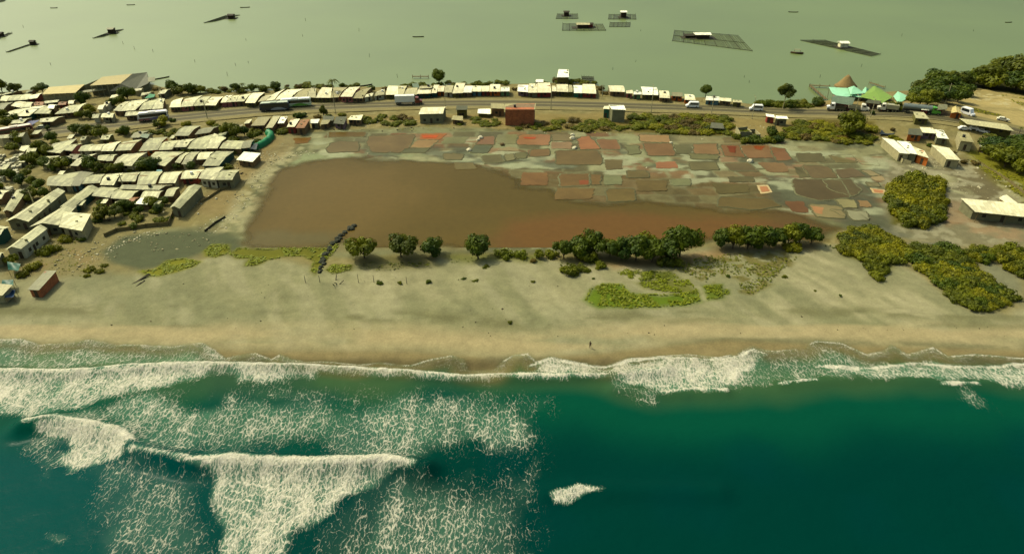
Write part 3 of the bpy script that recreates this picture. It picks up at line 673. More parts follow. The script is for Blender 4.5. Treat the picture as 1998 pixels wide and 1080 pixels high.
# keep only the wet cells
bm = bmesh.new(); bm.from_mesh(big.data); bm.verts.ensure_lookup_table(); cvr = cv.ravel()
bmesh.ops.delete(bm, geom=[v_ for v_ in bm.verts if cvr[v_.index] <= 0], context='VERTS'); bm.to_mesh(big.data); bm.free()
tag(big, 'broad shallow brown brine pond in the middle of the flats', kind='structure')
PONDS = [
 ([(640,258),(714,258),(712,267),(640,268)],(105,70,18),0),([(572,270),(608,268),(602,279),(576,281)],(135,78,18),0),
 ([(645,280),(660,276),(700,277),(698,296),(640,298),(637,290)],(124,100,66),1),([(720,266),(810,263),(798,288),(780,298),(725,297),(716,280)],(128,96,60),0),
 ([(822,261),(872,261),(858,273),(818,272)],(205,100,48),0),([(815,273.6),(855,273.8),(838,289),(798,287)],(196,144,94),0),([(790,291),(838,290),(828,298),(785,298)],(92,96,68),0),
 ([(868,268),(915,268),(905,280),(861,280)],(142,144,100),0),([(937,267),(966,266),(964,282),(930,282)],(164,106,84),0),([(928,284),(961,284),(950,299),(918,298)],(88,100,82),0),
 ([(970,263),(1010,262),(1006,281),(968,280)],(158,158,116),0),([(1014,263),(1075,262),(1070,284),(1008,282)],(196,122,86),0),([(1078,262),(1114,263),(1115,275),(1077,275)],(144,122,86),0),
 ([(1077,277),(1115,277),(1115,291),(1076,290)],(188,142,110),0),([(1127,272),(1136,267),(1150,266),(1172,290),(1132,292)],(204,114,76),0),([(1162,272),(1203,273),(1212,292),(1173,291)],(162,100,70),0),
 ([(970,294),(980,289),(995,287),(1008,289),(1014,295)],(196,170,128),0),([(1038,292),(1072,291),(1071,305),(1032,306)],(136,94,58),0),([(1085,294),(1165,294),(1176,310),(1172,322),(1085,321)],(120,90,54),0),
 ([(1019,337),(1068,337),(1069,361),(1016,362)],(146,90,50),2),([(1092,340),(1150,339),(1150,362),(1092,364)],(130,88,48),2),([(1153,341),(1172,341),(1170,361),(1153,361)],(132,90,48),2),([(1087,368),(1160,368),(1155,389),(1080,390)],(132,94,50),2),
 ([(1246,263),(1304,264),(1308,278),(1252,277)],(206,152,104),0),([(1255,281),(1310,280),(1318,304),(1265,304)],(148,96,62),0),([(1279,317),(1318,315),(1324,328),(1281,329)],(208,118,84),0),
 ([(1352,282),(1398,280),(1402,301),(1356,301)],(168,116,76),0),([(1406,283),(1440,284),(1453,307),(1415,305)],(144,84,50),0),([(1445,284),(1500,284),(1508,308),(1460,309)],(156,100,66),0),
 ([(1503,288),(1530,290),(1545,312),(1515,314)],(158,90,60),0),([(1413,319),(1460,318),(1480,334),(1425,334)],(114,94,66),2),([(1478,317),(1530,318),(1540,336),(1500,337)],(152,106,72),2),
 ([(1555,300),(1600,300),(1612,315),(1560,316)],(100,90,60),0),([(1564,323),(1615,325),(1636,347),(1585,348)],(118,92,66),0),([(1630,331),(1665,328),(1690,344),(1640,348)],(114,90,70),0),
 ([(1672,312),(1710,314),(1717,323),(1680,321)],(190,142,108),0),([(1476,362),(1498,361),(1508,376),(1484,379)],(214,190,134),3),([(1530,393),(1565,393),(1580,415),(1545,413)],(122,64,40),2),
 ([(1577,398),(1640,403),(1650,426),(1592,423)],(172,152,108),2),([(1628,388),(1665,390),(1675,406),(1645,405)],(178,168,118),0),([(1672,391),(1694,392),(1699,404),(1680,404)],(194,142,96),0),
 ([(1697,367),(1727,371),(1728,379),(1703,377)],(214,186,128),3),([(1650,410),(1690,413),(1695,430),(1665,430)],(186,186,156),0),([(1700,346),(1720,343),(1727,352),(1708,354)],(212,178,134),0),
 ([(1680,332),(1698,333),(1718,342),(1702,344)],(206,182,138),0),([(1308,351),(1346,350),(1347,362),(1312,362)],(136,144,104),2),([(1177,342),(1213,343),(1214,360),(1178,361)],(136,144,106),2),
 ([(1345,300),(1402,304),(1400,312),(1350,310)],(128,126,84),2),([(1405,384),(1500,388),(1525,402),(1470,410),(1400,402)],(106,82,42),2),([(1390,358),(1460,360),(1462,376),(1400,378)],(92,78,40),2),
 ([(1545,350),(1640,352),(1660,385),(1600,392),(1555,380)],(86,66,46),2),([(1220,285),(1244,284),(1250,300),(1228,302)],(136,140,98),0),([(1312,282),(1348,284),(1350,300),(1322,300)],(104,102,70),0),
 ([(866,300),(905,301),(900,312),(868,311)],(128,112,76),0),([(1005,300),(1028,298),(1028,308),(1008,310)],(120,118,80),0),([(1180,312),(1215,312),(1214,330),(1182,332)],(118,98,62),0),
 ([(1222,334),(1262,334),(1268,346),(1224,347)],(112,92,54),2),([(1345,316),(1398,318),(1402,332),(1350,332)],(120,110,74),0),([(1548,326),(1562,326),(1580,346),(1560,347)],(104,96,66),0),
 ([(1618,303),(1662,304),(1672,318),(1630,318)],(126,112,76),0),([(1606,352),(1660,350),(1680,372),(1664,384),(1622,372)],(92,76,54),2),([(1240,352),(1300,352),(1302,372),(1244,374)],(112,86,44),2),
 ([(1182,370),(1236,368),(1240,392),(1186,394)],(118,92,46),2),([(985,302),(1002,301),(1003,312),(987,314)],(146,140,100),0),([(885,318),(925,318),(930,330),(888,331)],(122,104,62),0),
 ([(940,304),(975,302),(984,316),(945,320)],(112,104,70),0),([(1700,300),(1740,304),(1748,314),(1706,311)],(150,140,102),0),([(1420,345),(1470,345),(1472,355),(1424,356)],(96,88,58),2),
 ([(1690,356),(1712,357),(1716,364),(1694,363)],(150,140,104),0),([(1620,410),(1648,412),(1650,424)],(112,96,66),0),([(1410,268),(1440,268),(1444,278),(1412,278)],(126,108,72),0),
]
def bund(name, ring, w, h, z, mat, seed):
    """low ridge of scraped mud round a pond"""
    rr = random.Random(seed); n = len(ring); v = []; f = []
    cx = sum(p[0] for p in ring)/n; cy = sum(p[1] for p in ring)/n
    for i in range(n):
        a = Vector(ring[i-1][:2]); b_ = Vector(ring[i][:2]); c = Vector(ring[(i+1) % n][:2]); t = (c-a).normalized(); nn = Vector((t.y, -t.x))
        if nn.dot(b_-Vector((cx, cy))) < 0: nn = -nn
        hh = h*rr.uniform(.6, 1.2); ww = w*rr.uniform(.8, 1.2)
        v += [(b_.x-nn.x*.15, b_.y-nn.y*.15, z-.05), (b_.x+nn.x*ww*.5, b_.y+nn.y*ww*.5, z+hh), (b_.x+nn.x*ww, b_.y+nn.y*ww, z-.1)]
    for i in range(n):
        j = (i+1) % n
        for k in (0, 1): f.append((3*i+k, 3*i+k+1, 3*j+k+1, 3*j+k))
    o = mesh_obj(name, v, f, mat, smooth=True); return o
bunds_v = []; 
for i, (pts, c, kd) in enumerate(PONDS):
    z = (.11 if kd in (2,) else .08)+.0006*i
    if kd == 3:
        rim, ring = flat_poly('salt_crust', pts, z, plain('salt_rim_%d' % i, S(*c), .8), .8, .12, i); tag(rim, kind='structure')
        cx = sum(p[0] for p in pts)/len(pts); cy = sum(p[1] for p in pts)/len(pts)
        inner = [((p[0]-cx)*.66+cx, (p[1]-cy)*.66+cy) for p in pts]
        o, _ = flat_poly('brine_pond', inner, z+.03, pond_mat('brine_%d' % i, S(196, 136, 88)), .8, .12, i)
    else:
        o, ring = flat_poly('brine_pond', pts, z, pond_mat('brine_%d' % i, S(*mute(c))), 1.0, .34, i)
        if i % 3 != 1: bb = bund('mud_bank', ring, .45, .12, z, M_BUND2 if i % 5 == 0 else M_BUND, i); tag(bb, kind='structure')
    tag(o, kind='structure')
for pts, c in (([(824,264),(856,264),(850,270),(826,270)],(214,90,36)),([(1022,268),(1046,268),(1044,271.5),(1022,271)],(196,84,52)),([(1418,285),(1436,286),(1434,299),(1424,298)],(132,54,14)),
               ([(1470,285),(1492,286),(1486,293),(1474,292)],(152,68,22)),([(1582,402),(1606,405),(1604,418),(1590,416)],(196,140,92)),([(1130,352),(1148,352),(1147,360),(1130,360)],(150,78,44))):
    o, _ = flat_poly('brine_pond', pts, .14, pond_mat('brine_x%d' % pts[0][0], S(*mute(c, .15))), 1, .25, 3); tag(o, kind='structure')

# ------------------------------------------------------------------ the road
RC = [(-300,340,30),(-100,296,22),(0,274,19),(100,257,17),(200,246,15.5),(300,236,15),(400,225.5,15),(500,216.5,14.5),(600,210.5,14),(700,207,14),(800,204,13.5),(900,202.5,13.5),(1000,202.5,13.5),
      (1100,204.5,13.5),(1200,207,13.5),(1300,210,13.5),(1400,213,13.5),(1500,218.5,13.5),(1600,225.5,13.5),(1700,236,14),(1800,247,15),(1900,259,15),(2000,274,16),(2150,300,18),(2400,350,22)]
def ribbon(name, off0, off1, z, mat, dash=None):
    """strip along the road between two offsets given as fractions of its half width"""
    v = []; f = []; pts = []
    for i in range(len(RC)-1):
        for k in range(12):
            t = k/12; pts.append(tuple(RC[i][j]*(1-t)+RC[i+1][j]*t for j in range(3)))
    for x, y, w in pts:
        c = G(x, y); e = G(x, y-w/2); d = e-c
        p = c+d*off0; q = c+d*off1; v += [(p.x, p.y, z+float(terr(p.x, p.y))), (q.x, q.y, z+float(terr(q.x, q.y)))]
    for i in range(len(pts)-1):
        if dash and (i % dash) > dash//2-1: continue
        f.append((2*i, 2*i+2, 2*i+3, 2*i+1))
    o = mesh_obj(name, v, f, mat); bm = bmesh.new(); bm.from_mesh(o.data); bmesh.ops.recalc_face_normals(bm, faces=bm.faces)
    if bm.faces[:] and bm.faces[:][0].normal.z < 0: bmesh.ops.reverse_faces(bm, faces=bm.faces)
    bm.to_mesh(o.data); bm.free(); return tag(o, kind='structure')
M_SHOULD = plain('road_shoulder', S(150, 138, 84), .95, .2, .25); M_ASPH = plain('asphalt', S(98, 90, 56), .85, .16, .15)
M_ASPH2 = plain('asphalt_worn', S(118, 110, 70), .85, .16, .15); M_LINE = plain('road_paint', S(190, 178, 122), .8, .3, .5)
ribbon('road_shoulder', -1.55, 1.5, .24, M_SHOULD); ribbon('road', -.86, .95, .262, M_ASPH2)
ribbon('road_lane', .12, .62, .270, M_ASPH); ribbon('road_lane', -.62, -.14, .270, M_ASPH)
ribbon('road_marking', -.02, .05, .278, M_LINE); ribbon('road_marking', .88, .93, .278, M_LINE); ribbon('road_marking', -.84, -.78, .278, M_LINE)
def road_at(px, off=0.0):
    for i in range(len(RC)-1):
        if RC[i][0] <= px <= RC[i+1][0]:
            t = (px-RC[i][0])/(RC[i+1][0]-RC[i][0]); x, y, w = (RC[i][j]*(1-t)+RC[i+1][j]*t for j in range(3))
            a = G(RC[i][0], RC[i][1]); b_ = G(RC[i+1][0], RC[i+1][1])
            c = G(x, y); e = G(x, y-w/2); p = c+(e-c)*off
            return Vector((p.x, p.y, .28+float(terr(p.x, p.y)))), math.atan2(b_.y-a.y, b_.x-a.x)

# ------------------------------------------------------------------ houses
RND = random.Random(11)
def lc(p, q, t): return tuple(p[i]*(1-t)+q[i]*t for i in range(len(p)))
def house(q, label, cat='house', roof='pale', wall='plaster', h=2.35, rise=.6, kind='lr', group=None, doors=True, inset=.5, name=None, side_openings=False, clutter=True, far_rise=None, posts=False):
    """q: the four eave corners as seen (near-left, near-right, far-right, far-left)"""
    P = []; zz = 0
    for x, y in q:
        p, z = Gt(x, y, h); P.append(p); zz += z/4
    P = [G(x, y, zz+h) for x, y in q]
    c = sum(P, Vector())/4; P = [c+(p-c)*1.03 for p in P]; dv = ((P[3]-P[0])+(P[2]-P[1]))*.5*(.03 if (P[3]-P[0]).length < 16 else 0); P = [P[0]-dv, P[1]-dv, P[2]+dv, P[3]+dv]; a = math.atan2(P[1].y-P[0].y, P[1].x-P[0].x)
    if kind == 'nf' or (P[1]-P[0]).length < .35*(P[3]-P[0]).length:
        d = ((P[3]-P[0])+(P[2]-P[1])); a = math.atan2(d.y, d.x)-math.pi/2
    root = empty(name or cat.replace(' ', '_'), (c.x, c.y, zz), a, label, cat, group)
    ca, sa = math.cos(-a), math.sin(-a)
    L = [((p.x-c.x)*ca-(p.y-c.y)*sa, (p.x-c.x)*sa+(p.y-c.y)*ca) for p in P]
    def sc(pt, f, dy=0): return (pt[0]*f, pt[1]*f+dy)
    W = []
    for i, p in enumerate(L):                              # walls stand back under the eaves
        n = math.hypot(*p); k = max(.3, (n-.45)/n); W.append((p[0]*k, p[1]*k+(inset if i < 2 else 0)))
    rk = rise
    lm = lc(L[0], L[3], .5); rm = lc(L[1], L[2], .5); nm = lc(L[0], L[1], .5); fm = lc(L[3], L[2], .5)
    wlm = lc(W[0], W[3], .5); wrm = lc(W[1], W[2], .5); wnm = lc(W[0], W[1], .5); wfm = lc(W[3], W[2], .5)
    th = .07; hh = h
    top = hh-.03
    if kind == 'lr':
        rv = [(*L[0], hh), (*L[1], hh), (*rm, hh+rk), (*L[2], hh), (*L[3], hh), (*lm, hh+rk)]
        rf = [(0, 1, 2, 5), (5, 2, 3, 4)]; edge = [0, 1, 2, 3, 4, 5]
        wv = [(*p, -.3) for p in W]+[(*p, top) for p in W]+[(*wlm, top+rk*.97), (*wrm, top+rk*.97)]
        wf = [(0, 1, 5, 4), (2, 3, 7, 6), (1, 2, 6, 9, 5), (3, 0, 4, 8, 7), (4, 5, 9, 8), (8, 9, 6, 7)]
    elif kind == 'nf':
        rv = [(*L[0], hh), (*nm, hh+rk), (*L[1], hh), (*L[2], hh), (*fm, hh+rk), (*L[3], hh)]
        rf = [(0, 1, 4, 5), (1, 2, 3, 4)]; edge = [0, 1, 2, 3, 4, 5]
        wv = [(*p, -.3) for p in W]+[(*p, top) for p in W]+[(*wnm, top+rk*.97), (*wfm, top+rk*.97)]
        wf = [(0, 1, 5, 8, 4), (2, 3, 7, 9, 6), (1, 2, 6, 5), (3, 0, 4, 7), (4, 8, 9, 7), (8, 5, 6, 9)]
    else:                                                   # one slope or flat
        fr = rk if kind == 'mono' else .05
        if kind == 'tip': fr = -rk
        rv = [(*L[0], hh), (*L[1], hh), (*L[2], hh+fr), (*L[3], hh+fr)]; rf = [(0, 1, 2, 3)]; edge = [0, 1, 2, 3]
        wv = [(*p, -.3) for p in W]+[(*W[0], top), (*W[1], top), (*W[2], top+fr*.95), (*W[3], top+fr*.95)]
        wf = [(0, 1, 5, 4), (1, 2, 6, 5), (2, 3, 7, 6), (3, 0, 4, 7), (4, 5, 6, 7)]
    n = len(rv); v = rv+[(x, y, z-th) for x, y, z in rv]
    f = list(rf)+[tuple(i+n for i in reversed(t)) for t in rf]+[(edge[i], edge[i-1], edge[i-1]+n, edge[i]+n) for i in range(len(edge))]
    # a little sag and unevenness
    v = [(x, y, z+RND.uniform(-.05, .05)) for x, y, z in v[:n]]; v += [(x, y, z-th) for x, y, z in v]
    ro = MB().add(v, f).build('roof', ROOF[roof], root)
    wo_ = MB().add(wv, wf).build('wall', WALL[wall], root)
    width = math.dist(W[0], W[1]); depth = math.dist(W[1], W[2])
    def opening(A, B, t0, t1, z0, z1, kindn):
        d = (B[0]-A[0], B[1]-A[1]); ln = math.hypot(*d) or 1; nrm = (d[1]/ln, -d[0]/ln)
        p0 = lc(A, B, t0); p1 = lc(A, B, t1); o = .05
        m = MB(); vv = []
        for z in (z0, z1):
            for p, oo in ((p0, -.02), (p1, -.02), (p1, o), (p0, o)): vv.append((p[0]+nrm[0]*oo, p[1]+nrm[1]*oo, z))
        m.add(vv, [(3, 2, 1, 0), (4, 5, 6, 7), (0, 1, 5, 4), (1, 2, 6, 5), (2, 3, 7, 6), (3, 0, 4, 7)])
        return m.build(kindn, M_DOOR if kindn == 'door' else M_WIN, root)
    if doors and width > 2.5:
        dt = .45/width; c0 = RND.choice((.3, .5, .68)); hd = min(2.05, h-.35)
        opening(W[0], W[1], c0-dt, c0+dt, 0.0, hd, 'door')
        if width > 4:
            for t in (c0-.3, c0+.28):
                if .1 < t < .9: opening(W[0], W[1], t-.5/width, t+.5/width, hd*.45, hd*.92, 'window')
    if side_openings and depth > 4:
        for t in (.2, .5, .8): opening(W[1], W[2], t-.5/depth, t+.5/depth, 1.0, 2.0, 'window')
        opening(W[1], W[2], .33, .33+.9/depth, 0, 2.0, 'door')
    if posts:
        for t in (.04, .5, .96):
            p = lc(sc(L[0], .97), sc(L[1], .97), t); MB().bar((p[0], p[1]+.15, -.3), (p[0], p[1]+.15, h-.08), .07).build('post', M_POST, root)
    if clutter and RND.random() < .45:
        # weighted sheets, a tank or stones lying on the roof are fixed to it
        k = RND.random(); px_ = RND.uniform(-.2, .2)*width; py_ = RND.uniform(-.25, .1)*depth
        zt = h+ (rk*.5 if kind in ('lr',) else .1)
        if k < .35: MB().bar((px_, py_, zt-.2), (px_, py_, zt+.9), .5, 12).build('water_tank', M_DARK if k < .2 else M_WHITE, root)
        else:
            for _ in range(2):
                ax, ay = RND.uniform(-.35, .35)*width, RND.uniform(-.3, .3)*depth
                MB().box(ax-.3, ax+.3, ay-.2, ay+.2, h+.05, h+rk*.9+.12).build('roof_weight', M_CONC, root)
    return root
RADJ = {'worn': 'weathered', 'ash': 'ash grey', 'cream': 'cream roofed', 'pale': 'pale roofed', 'beige': 'beige roofed', 'grey': 'grey roofed', 'white': 'white roofed', 'rusty': 'rust roofed',
        'dark': 'dark roofed', 'yellow': 'yellow roofed', 'tealish': 'teal roofed', 'mint': 'mint roofed', 'green': 'green roofed', 'slate': 'slate grey roofed'}
def row(desc, group, items, **kw):
    """items: (roof, wall, quad[, options]); labels count from the left"""
    items = sorted(items, key=lambda t: sum(p[0] for p in t[2])); n = len(items)
    for i, it in enumerate(items):
        o = dict(kw); o.update(it[3] if len(it) > 3 else {})
        house(it[2], '%s house, %s in %s' % (RADJ[it[0]], ordn(i, n), desc), 'house', it[0], it[1], group=group, **o)
def Q(*a): return [(a[i], a[i+1]) for i in range(0, 8, 2)]

# terraces south of the road, left
row('the upper terrace below the road bend', 'houses of the upper terrace', [
 ('ash','brown',Q(92,295,118,298,150,274,104,284),dict(kind='mono')),('ash','pink',Q(120,292,141,294,160,280,130,283)),('ash','white',Q(153,294,172,294,184,281,166,283)),
 ('worn','plaster',Q(172,294,197,293,206,281,182,283)),('worn','concrete',Q(198,294,221,294,236,276,208,281)),('ash','brown',Q(226,293,255,292,276,272,241,277)),
 ('ash','orange',Q(272,294,308,291,326,268,292,271)),('ash','brown',Q(310,292,336,291,351,274,322,276)),('worn','plaster',Q(340,287,364,286,381,271,355,273)),
 ('ash','plaster',Q(367,289,402,289,418,262,385,270)),('worn','brown',Q(403,289,424,289,441,269,418,260)),('ash','brown',Q(429,289,470,290,478,276,444,274)),('grey','darkteal',Q(471,289,488,287,496,273,478,275))])
row('the short row just under the road verge', 'houses just under the road verge', [
 ('tealish','concrete',Q(273,267,288,269,298,261,284,261)),('ash','brown',Q(341,264,368,264,391,246,360,247)),('grey','brown',Q(381,262,410,258,426,247,397,250)),
 ('ash','olive',Q(425,268,440,263,448,258,431,260)),('grey','concrete',Q(255,268,272,268,290,256,270,257)),('ash','olive',Q(196,272,212,272,222,262,204,263),dict(h=2.2)),
 ('ash','plaster',Q(156,274,166,272,175,265,163,267),dict(h=2.2))], clutter=True)
row('the middle terrace of the village', 'houses of the middle terrace', [
 ('ash','plaster',Q(76,318,92,321,116,304,88,306)),('worn','plaster',Q(104,322,112,321,121,306,113,308)),('worn','brown',Q(138,322,153,323,188,300,166,304)),('grey','concrete',Q(136,309,150,311,160,301,138,301)),
 ('ash','brown',Q(190,312,208,313,215,302,196,303)),('ash','brown',Q(208,314,220,313,229,301,217,302)),('worn','plaster',Q(222,320,257,323,286,298,240,302)),
 ('ash','brown',Q(290,316,322,323,358,297,303,297)),('ash','brown',Q(342,316,352,317,370,298,362,298)),('ash','plaster',Q(355,319,371,320,389,297,372,297)),
 ('worn','brown',Q(384,311,405,310,417,297,392,297)),('ash','darkteal',Q(396,322,428,322,455,296,421,296))])
row('the long lower terrace facing the sea', 'houses of the long lower terrace', [
 ('ash','plaster',Q(92,361,138,362,156,335,96,345),dict(posts=True)),('grey','blue',Q(139,361,156,361,182,338,157,335)),('ash','brown',Q(160,358,195,356,205,340,172,342)),
 ('worn','concrete',Q(196,360,222,360,240,338,208,341)),('ash','brown',Q(231,353,264,353,274,336,242,338)),('ash','brown',Q(268,359,303,358,317,335,276,336)),
 ('worn','plaster',Q(310,357,342,356,355,335,321,337)),('worn','red',Q(353,348,384,347,398,331,362,333)),('worn','white',Q(388,347,420,350,436,326,402,329),dict(h=3.2)),
 ('ash','concrete',Q(422,350,453,350,467,332,432,333),dict(h=3.2))])
row('the ragged row below the long terrace', 'houses of the ragged row', [
 ('ash','brown',Q(180,381,214,385,231,367,197,365)),('ash','olive',Q(217,386,254,388,274,371,226,370)),('ash','brown',Q(234,368,310,370,336,361,246,361),dict(h=3.0)),
 ('worn','brown',Q(274,386,308,385,320,371,286,371)),('ash','brown',Q(321,382,338,382,350,366,333,366)),('ash','concrete',Q(333,403,352,405,392,364,367,365),dict(kind='nf',h=3.3)),
 ('rusty','brown',Q(249,397,259,397,272,385,259,385)),('worn','brown',Q(222,402,237,400,249,390,230,392),dict(h=2.2))])
house(Q(263,397,287,398,296,388,275,388), 'white metal lean-to roof glaring among the ragged row of houses', 'lean-to', 'white', 'brown', 2.3, .3, 'mono', doors=False, name='lean_to', clutter=False)
row('the diagonal lane at the left', 'houses along the diagonal lane', [
 ('ash','darkteal',Q(119,402,142,405,190,368,170,364),dict(kind='nf')),('worn','concrete',Q(12,431,56,431,126,374,103,373),dict(kind='nf',h=3.0,rise=1.1,side_openings=True)),
 ('worn','concrete',Q(60,441,115,438,148,403,113,409),dict(kind='nf',h=3.0,rise=1.0)),('worn','plaster',Q(116,441,160,449,177,421,126,416),dict(kind='mono',h=3.2,rise=.4)),
 ('worn','white',Q(12,486,43,484,90,447,69,444),dict(kind='nf',h=3.2,rise=.9,side_openings=True)),('worn','darkteal',Q(-22,460,1,457,17,443,-10,440),dict(h=3.2)),
 ('ash','brown',Q(6,411,25,411,50,374,31,373),dict(kind='nf')),('worn','brown',Q(-12,388,3,387,17,372,-2,371)),('worn','concrete',Q(-24,505,0,501,9,493,-12,492),dict(h=3.2))])
house(Q(55,563,77,564,110,531,88,531), 'small orange brick hut standing alone on the sand at left', 'hut', 'grey', 'brick', 2.4, .35, 'mono', name='brick_hut', inset=.0, clutter=False)
house(Q(462,311,493,315,508,301,476,298), 'white roofed open shed alone at the pond end of the terraces', 'shed', 'white', 'brown', 2.4, .3, 'mono', name='open_shed', posts=True, clutter=False)
row('the top left corner of the village', 'houses in the far left corner', [
 ('ash','plaster',Q(0,270,44,266,55,258,-10,265),dict(h=4.0)),('ash','concrete',Q(50,301,67,300,78,285,60,284)),('worn','brown',Q(38,292,48,295,73,282,48,284)),
 ('ash','brown',Q(22,241,45,240,62,230,29,235))])
row('the strip behind the cemetery by the bend', 'houses by the bend', [
 ('worn','brown',Q(78,238,103,237,126,227,82,231)),('ash','white',Q(180,230,192,230,197,222,183,223)),('worn','plaster',Q(197,229,220,229,225,221,203,221)),('worn','brown',Q(244,226,270,224,279,217,249,218))], h=2.4)
row('the gaps between the left terraces', 'small sheds between the left terraces', [
 ('worn','brown',Q(130,270,140,270,146,264,136,264)),('rusty','brown',Q(208,284,218,284,224,279,214,279)),('ash','brown',Q(60,262,74,261,82,255,68,256)),('worn','plaster',Q(120,312,130,312,136,306,126,306)),
 ('ash','brown',Q(330,270,338,270,344,265,336,265)),('worn','brown',Q(112,340,122,340,128,335,118,335)),('rusty','brown',Q(160,344,168,344,174,340,166,340)),('slate','concrete',Q(262,326,272,326,278,321,268,321)),
 ('ash','brown',Q(456,250,468,250,474,244,462,244)),('worn','brown',Q(476,241,486,240,492,234,482,235)),('ash','concrete',Q(150,400,160,400,168,392,158,392)),('worn','brown',Q(196,396,206,396,212,390,202,390)),
 ('slate','brown',Q(80,450,92,450,100,442,88,442)),('ash','brown',Q(300,398,310,398,316,393,306,393)),('worn','concrete',Q(36,316,48,316,54,309,42,309)),('ash','brown',Q(0,330,12,330,20,322,8,322))], h=2.0, rise=.25, kind='mono', clutter=False)
# north of the road, left
row('the far lagoon edge beside the yellow hall', 'houses at the far lagoon edge', [
 ('worn','plaster',Q(0,196,13,197,24,187,8,187)),('ash','concrete',Q(15,196,37,195,48,185,25,186)),('worn','brown',Q(38,195,54,194,63,184,49,184)),('cream','red',Q(55,193,73,191,84,181,64,185)),
 ('ash','brown',Q(2,187,25,182,44,178,20,180)),('ash','brown',Q(50,182,62,179,70,176,56,178)),('worn','plaster',Q(-20,190,-2,190,6,184,-12,184))], h=2.4, rise=.5)
row('the second line below the yellow hall', 'houses below the yellow hall', [
 ('grey','brown',Q(-12,214,6,214,25,200,2,202)),('cream','concrete',Q(22,206,38,209,50,199,38,198)),('worn','plaster',Q(39,210,60,209,65,200,48,199)),('rusty','pink',Q(66,205,84,205,88,199,70,199)),
 ('worn','concrete',Q(86,202,112,199,121,195,90,197)),('rusty','red',Q(113,205,128,204,133,199,118,199)),('cream','plaster',Q(133,202,143,202,147,196,136,196))], h=2.4, rise=.5)
row('the broad line beside the far verge', 'houses beside the far verge', [
 ('worn','plaster',Q(8,226,33,226,62,210,30,214)),('cream','darkteal',Q(34,226,58,225,90,206,62,209)),('ash','olive',Q(67,221,97,221,112,205,92,207)),('white','brown',Q(93,211,105,212,111,205,99,204),dict(h=3.4)),
 ('ash','brown',Q(108,222,140,219,160,204,137,206)),('worn','brown',Q(141,219,151,218,170,201,160,203)),('cream','white',Q(190,213,200,213,209,204,197,205)),
 ('cream','white',Q(201,208,209,207,222,196,207,199)),('cream','brown',Q(214,192,229,189,241,182,223,185)),('cream','plaster',Q(262,178,276,176,281,173,266,174)),('worn','plaster',Q(275,187,290,184,302,180,280,181)),
 ('worn','concrete',Q(308,184,322,182,334,174,318,176))])
row('the line left of the white coach', 'houses left of the white coach', [
 ('worn','brown',Q(222,215,236,216,254,198,244,199)),('worn','brown',Q(237,216,264,214,294,193,256,198)),('ash','brown',Q(272,214,296,212,311,192,286,198)),('worn','brown',Q(297,212,318,211,321,193,312,192)),
 ('cream','brown',Q(331,209,352,208,357,191,339,196)),('worn','pink',Q(353,208,376,206,394,187,362,193)),('ash','olive',Q(378,206,400,205,412,188,393,190)),('cream','olive',Q(401,205,421,205,436,189,413,190)),
 ('cream','pink',Q(431,200,441,199,455,186,440,188)),('worn','pink',Q(442,199,460,198,468,186,456,187)),('worn','brown',Q(461,198,477,197,493,182,470,186))])
row('the line behind the dark coach', 'houses behind the coaches', [
 ('cream','olive',Q(479,200,498,200,516,181,493,182)),('pale','brown',Q(504,198,519,196,537,185,520,186)),('cream','brown',Q(520,196,536,194,556,174,537,182)),('cream','brown',Q(538,194,566,192,591,174,560,176)),
 ('beige','brown',Q(571,191,598,192,606,173,595,174)),('pale','olive',Q(600,189,616,190,617,173,607,171)),('cream','olive',Q(617,190,645,190,648,172,629,171)),('beige','brown',Q(646,190,661,189,677,171,650,172)),
 ('cream','pink',Q(665,188,687,188,702,170,681,171),dict(h=3)),('beige','brown',Q(688,191,708,191,726,170,699,178)),('cream','white',Q(712,190,726,187,732,181,717,184)),('pale','white',Q(731,187,750,184,751,174,737,178))])
row('the roadside line right of the lorry', 'roadside houses, middle', [
 ('cream','olive',Q(753,184,777,184,776,168,758,168)),('pale','olive',Q(778,184,788,183,794,168,777,168)),('pale','darkteal',Q(789,184,813,184,815,171,796,173)),('cream','darkteal',Q(814,183,840,182,842,174,817,174)),
 ('pale','brown',Q(817,173,842,172,845,168,823,168),dict(h=3.2)),('cream','darkteal',Q(842,181,852,181,857,166,847,166)),('cream','orange',Q(853,178,866,178,868,168,857,168)),('pale','white',Q(867,180,882,180,885,167,870,167)),
 ('cream','olive',Q(883,182,903,181,908,162,890,162)),('white','brown',Q(904,180,920,180,923,168,908,168)),('cream','blue',Q(921,178,939,178,940,168,924,168)),('cream','red',Q(940,178,954,178,955,168,941,168)),
 ('cream','orange',Q(955,178,976,178,976,165,957,165)),('white','green',Q(977,178,994,178,994,170,978,170))], inset=.9)
row('the roadside block right of the gap', 'roadside houses, right of the gap', [
 ('white','purple',Q(1010,178,1030,179,1031,166,1011,166)),('cream','concrete',Q(1031,180,1048,180,1048,164,1033,164)),('cream','red',Q(1049,180,1075,180,1073,162,1049,162)),('cream','brown',Q(1077,178,1085,178,1084,168,1077,168)),
 ('cream','olive',Q(1086,178,1108,179,1108,165,1086,165)),('pale','olive',Q(1109,179,1117,179,1116,167,1110,166)),('white','teal',Q(1120,181,1136,181,1136,167,1119,167)),('cream','red',Q(1137,181,1163,182,1160,165,1137,165))], inset=.9)
row('the roadside huts before the white van', 'scattered roadside huts', [
 ('cream','brown',Q(1190,178,1219,179,1216,168,1187,167)),('cream','pink',Q(1222,182,1235,182,1233,176,1222,177)),('white','green',Q(1236,184,1252,184,1250,180,1237,179)),('white','olive',Q(1254,184,1284,185,1281,171,1251,170)),
 ('cream','brown',Q(1287,190,1307,191,1304,178,1286,177)),('grey','orange',Q(1311,187,1332,188,1331,181,1310,181)),('cream','orange',Q(1336,194,1357,195,1352,185,1336,184))], inset=.8)
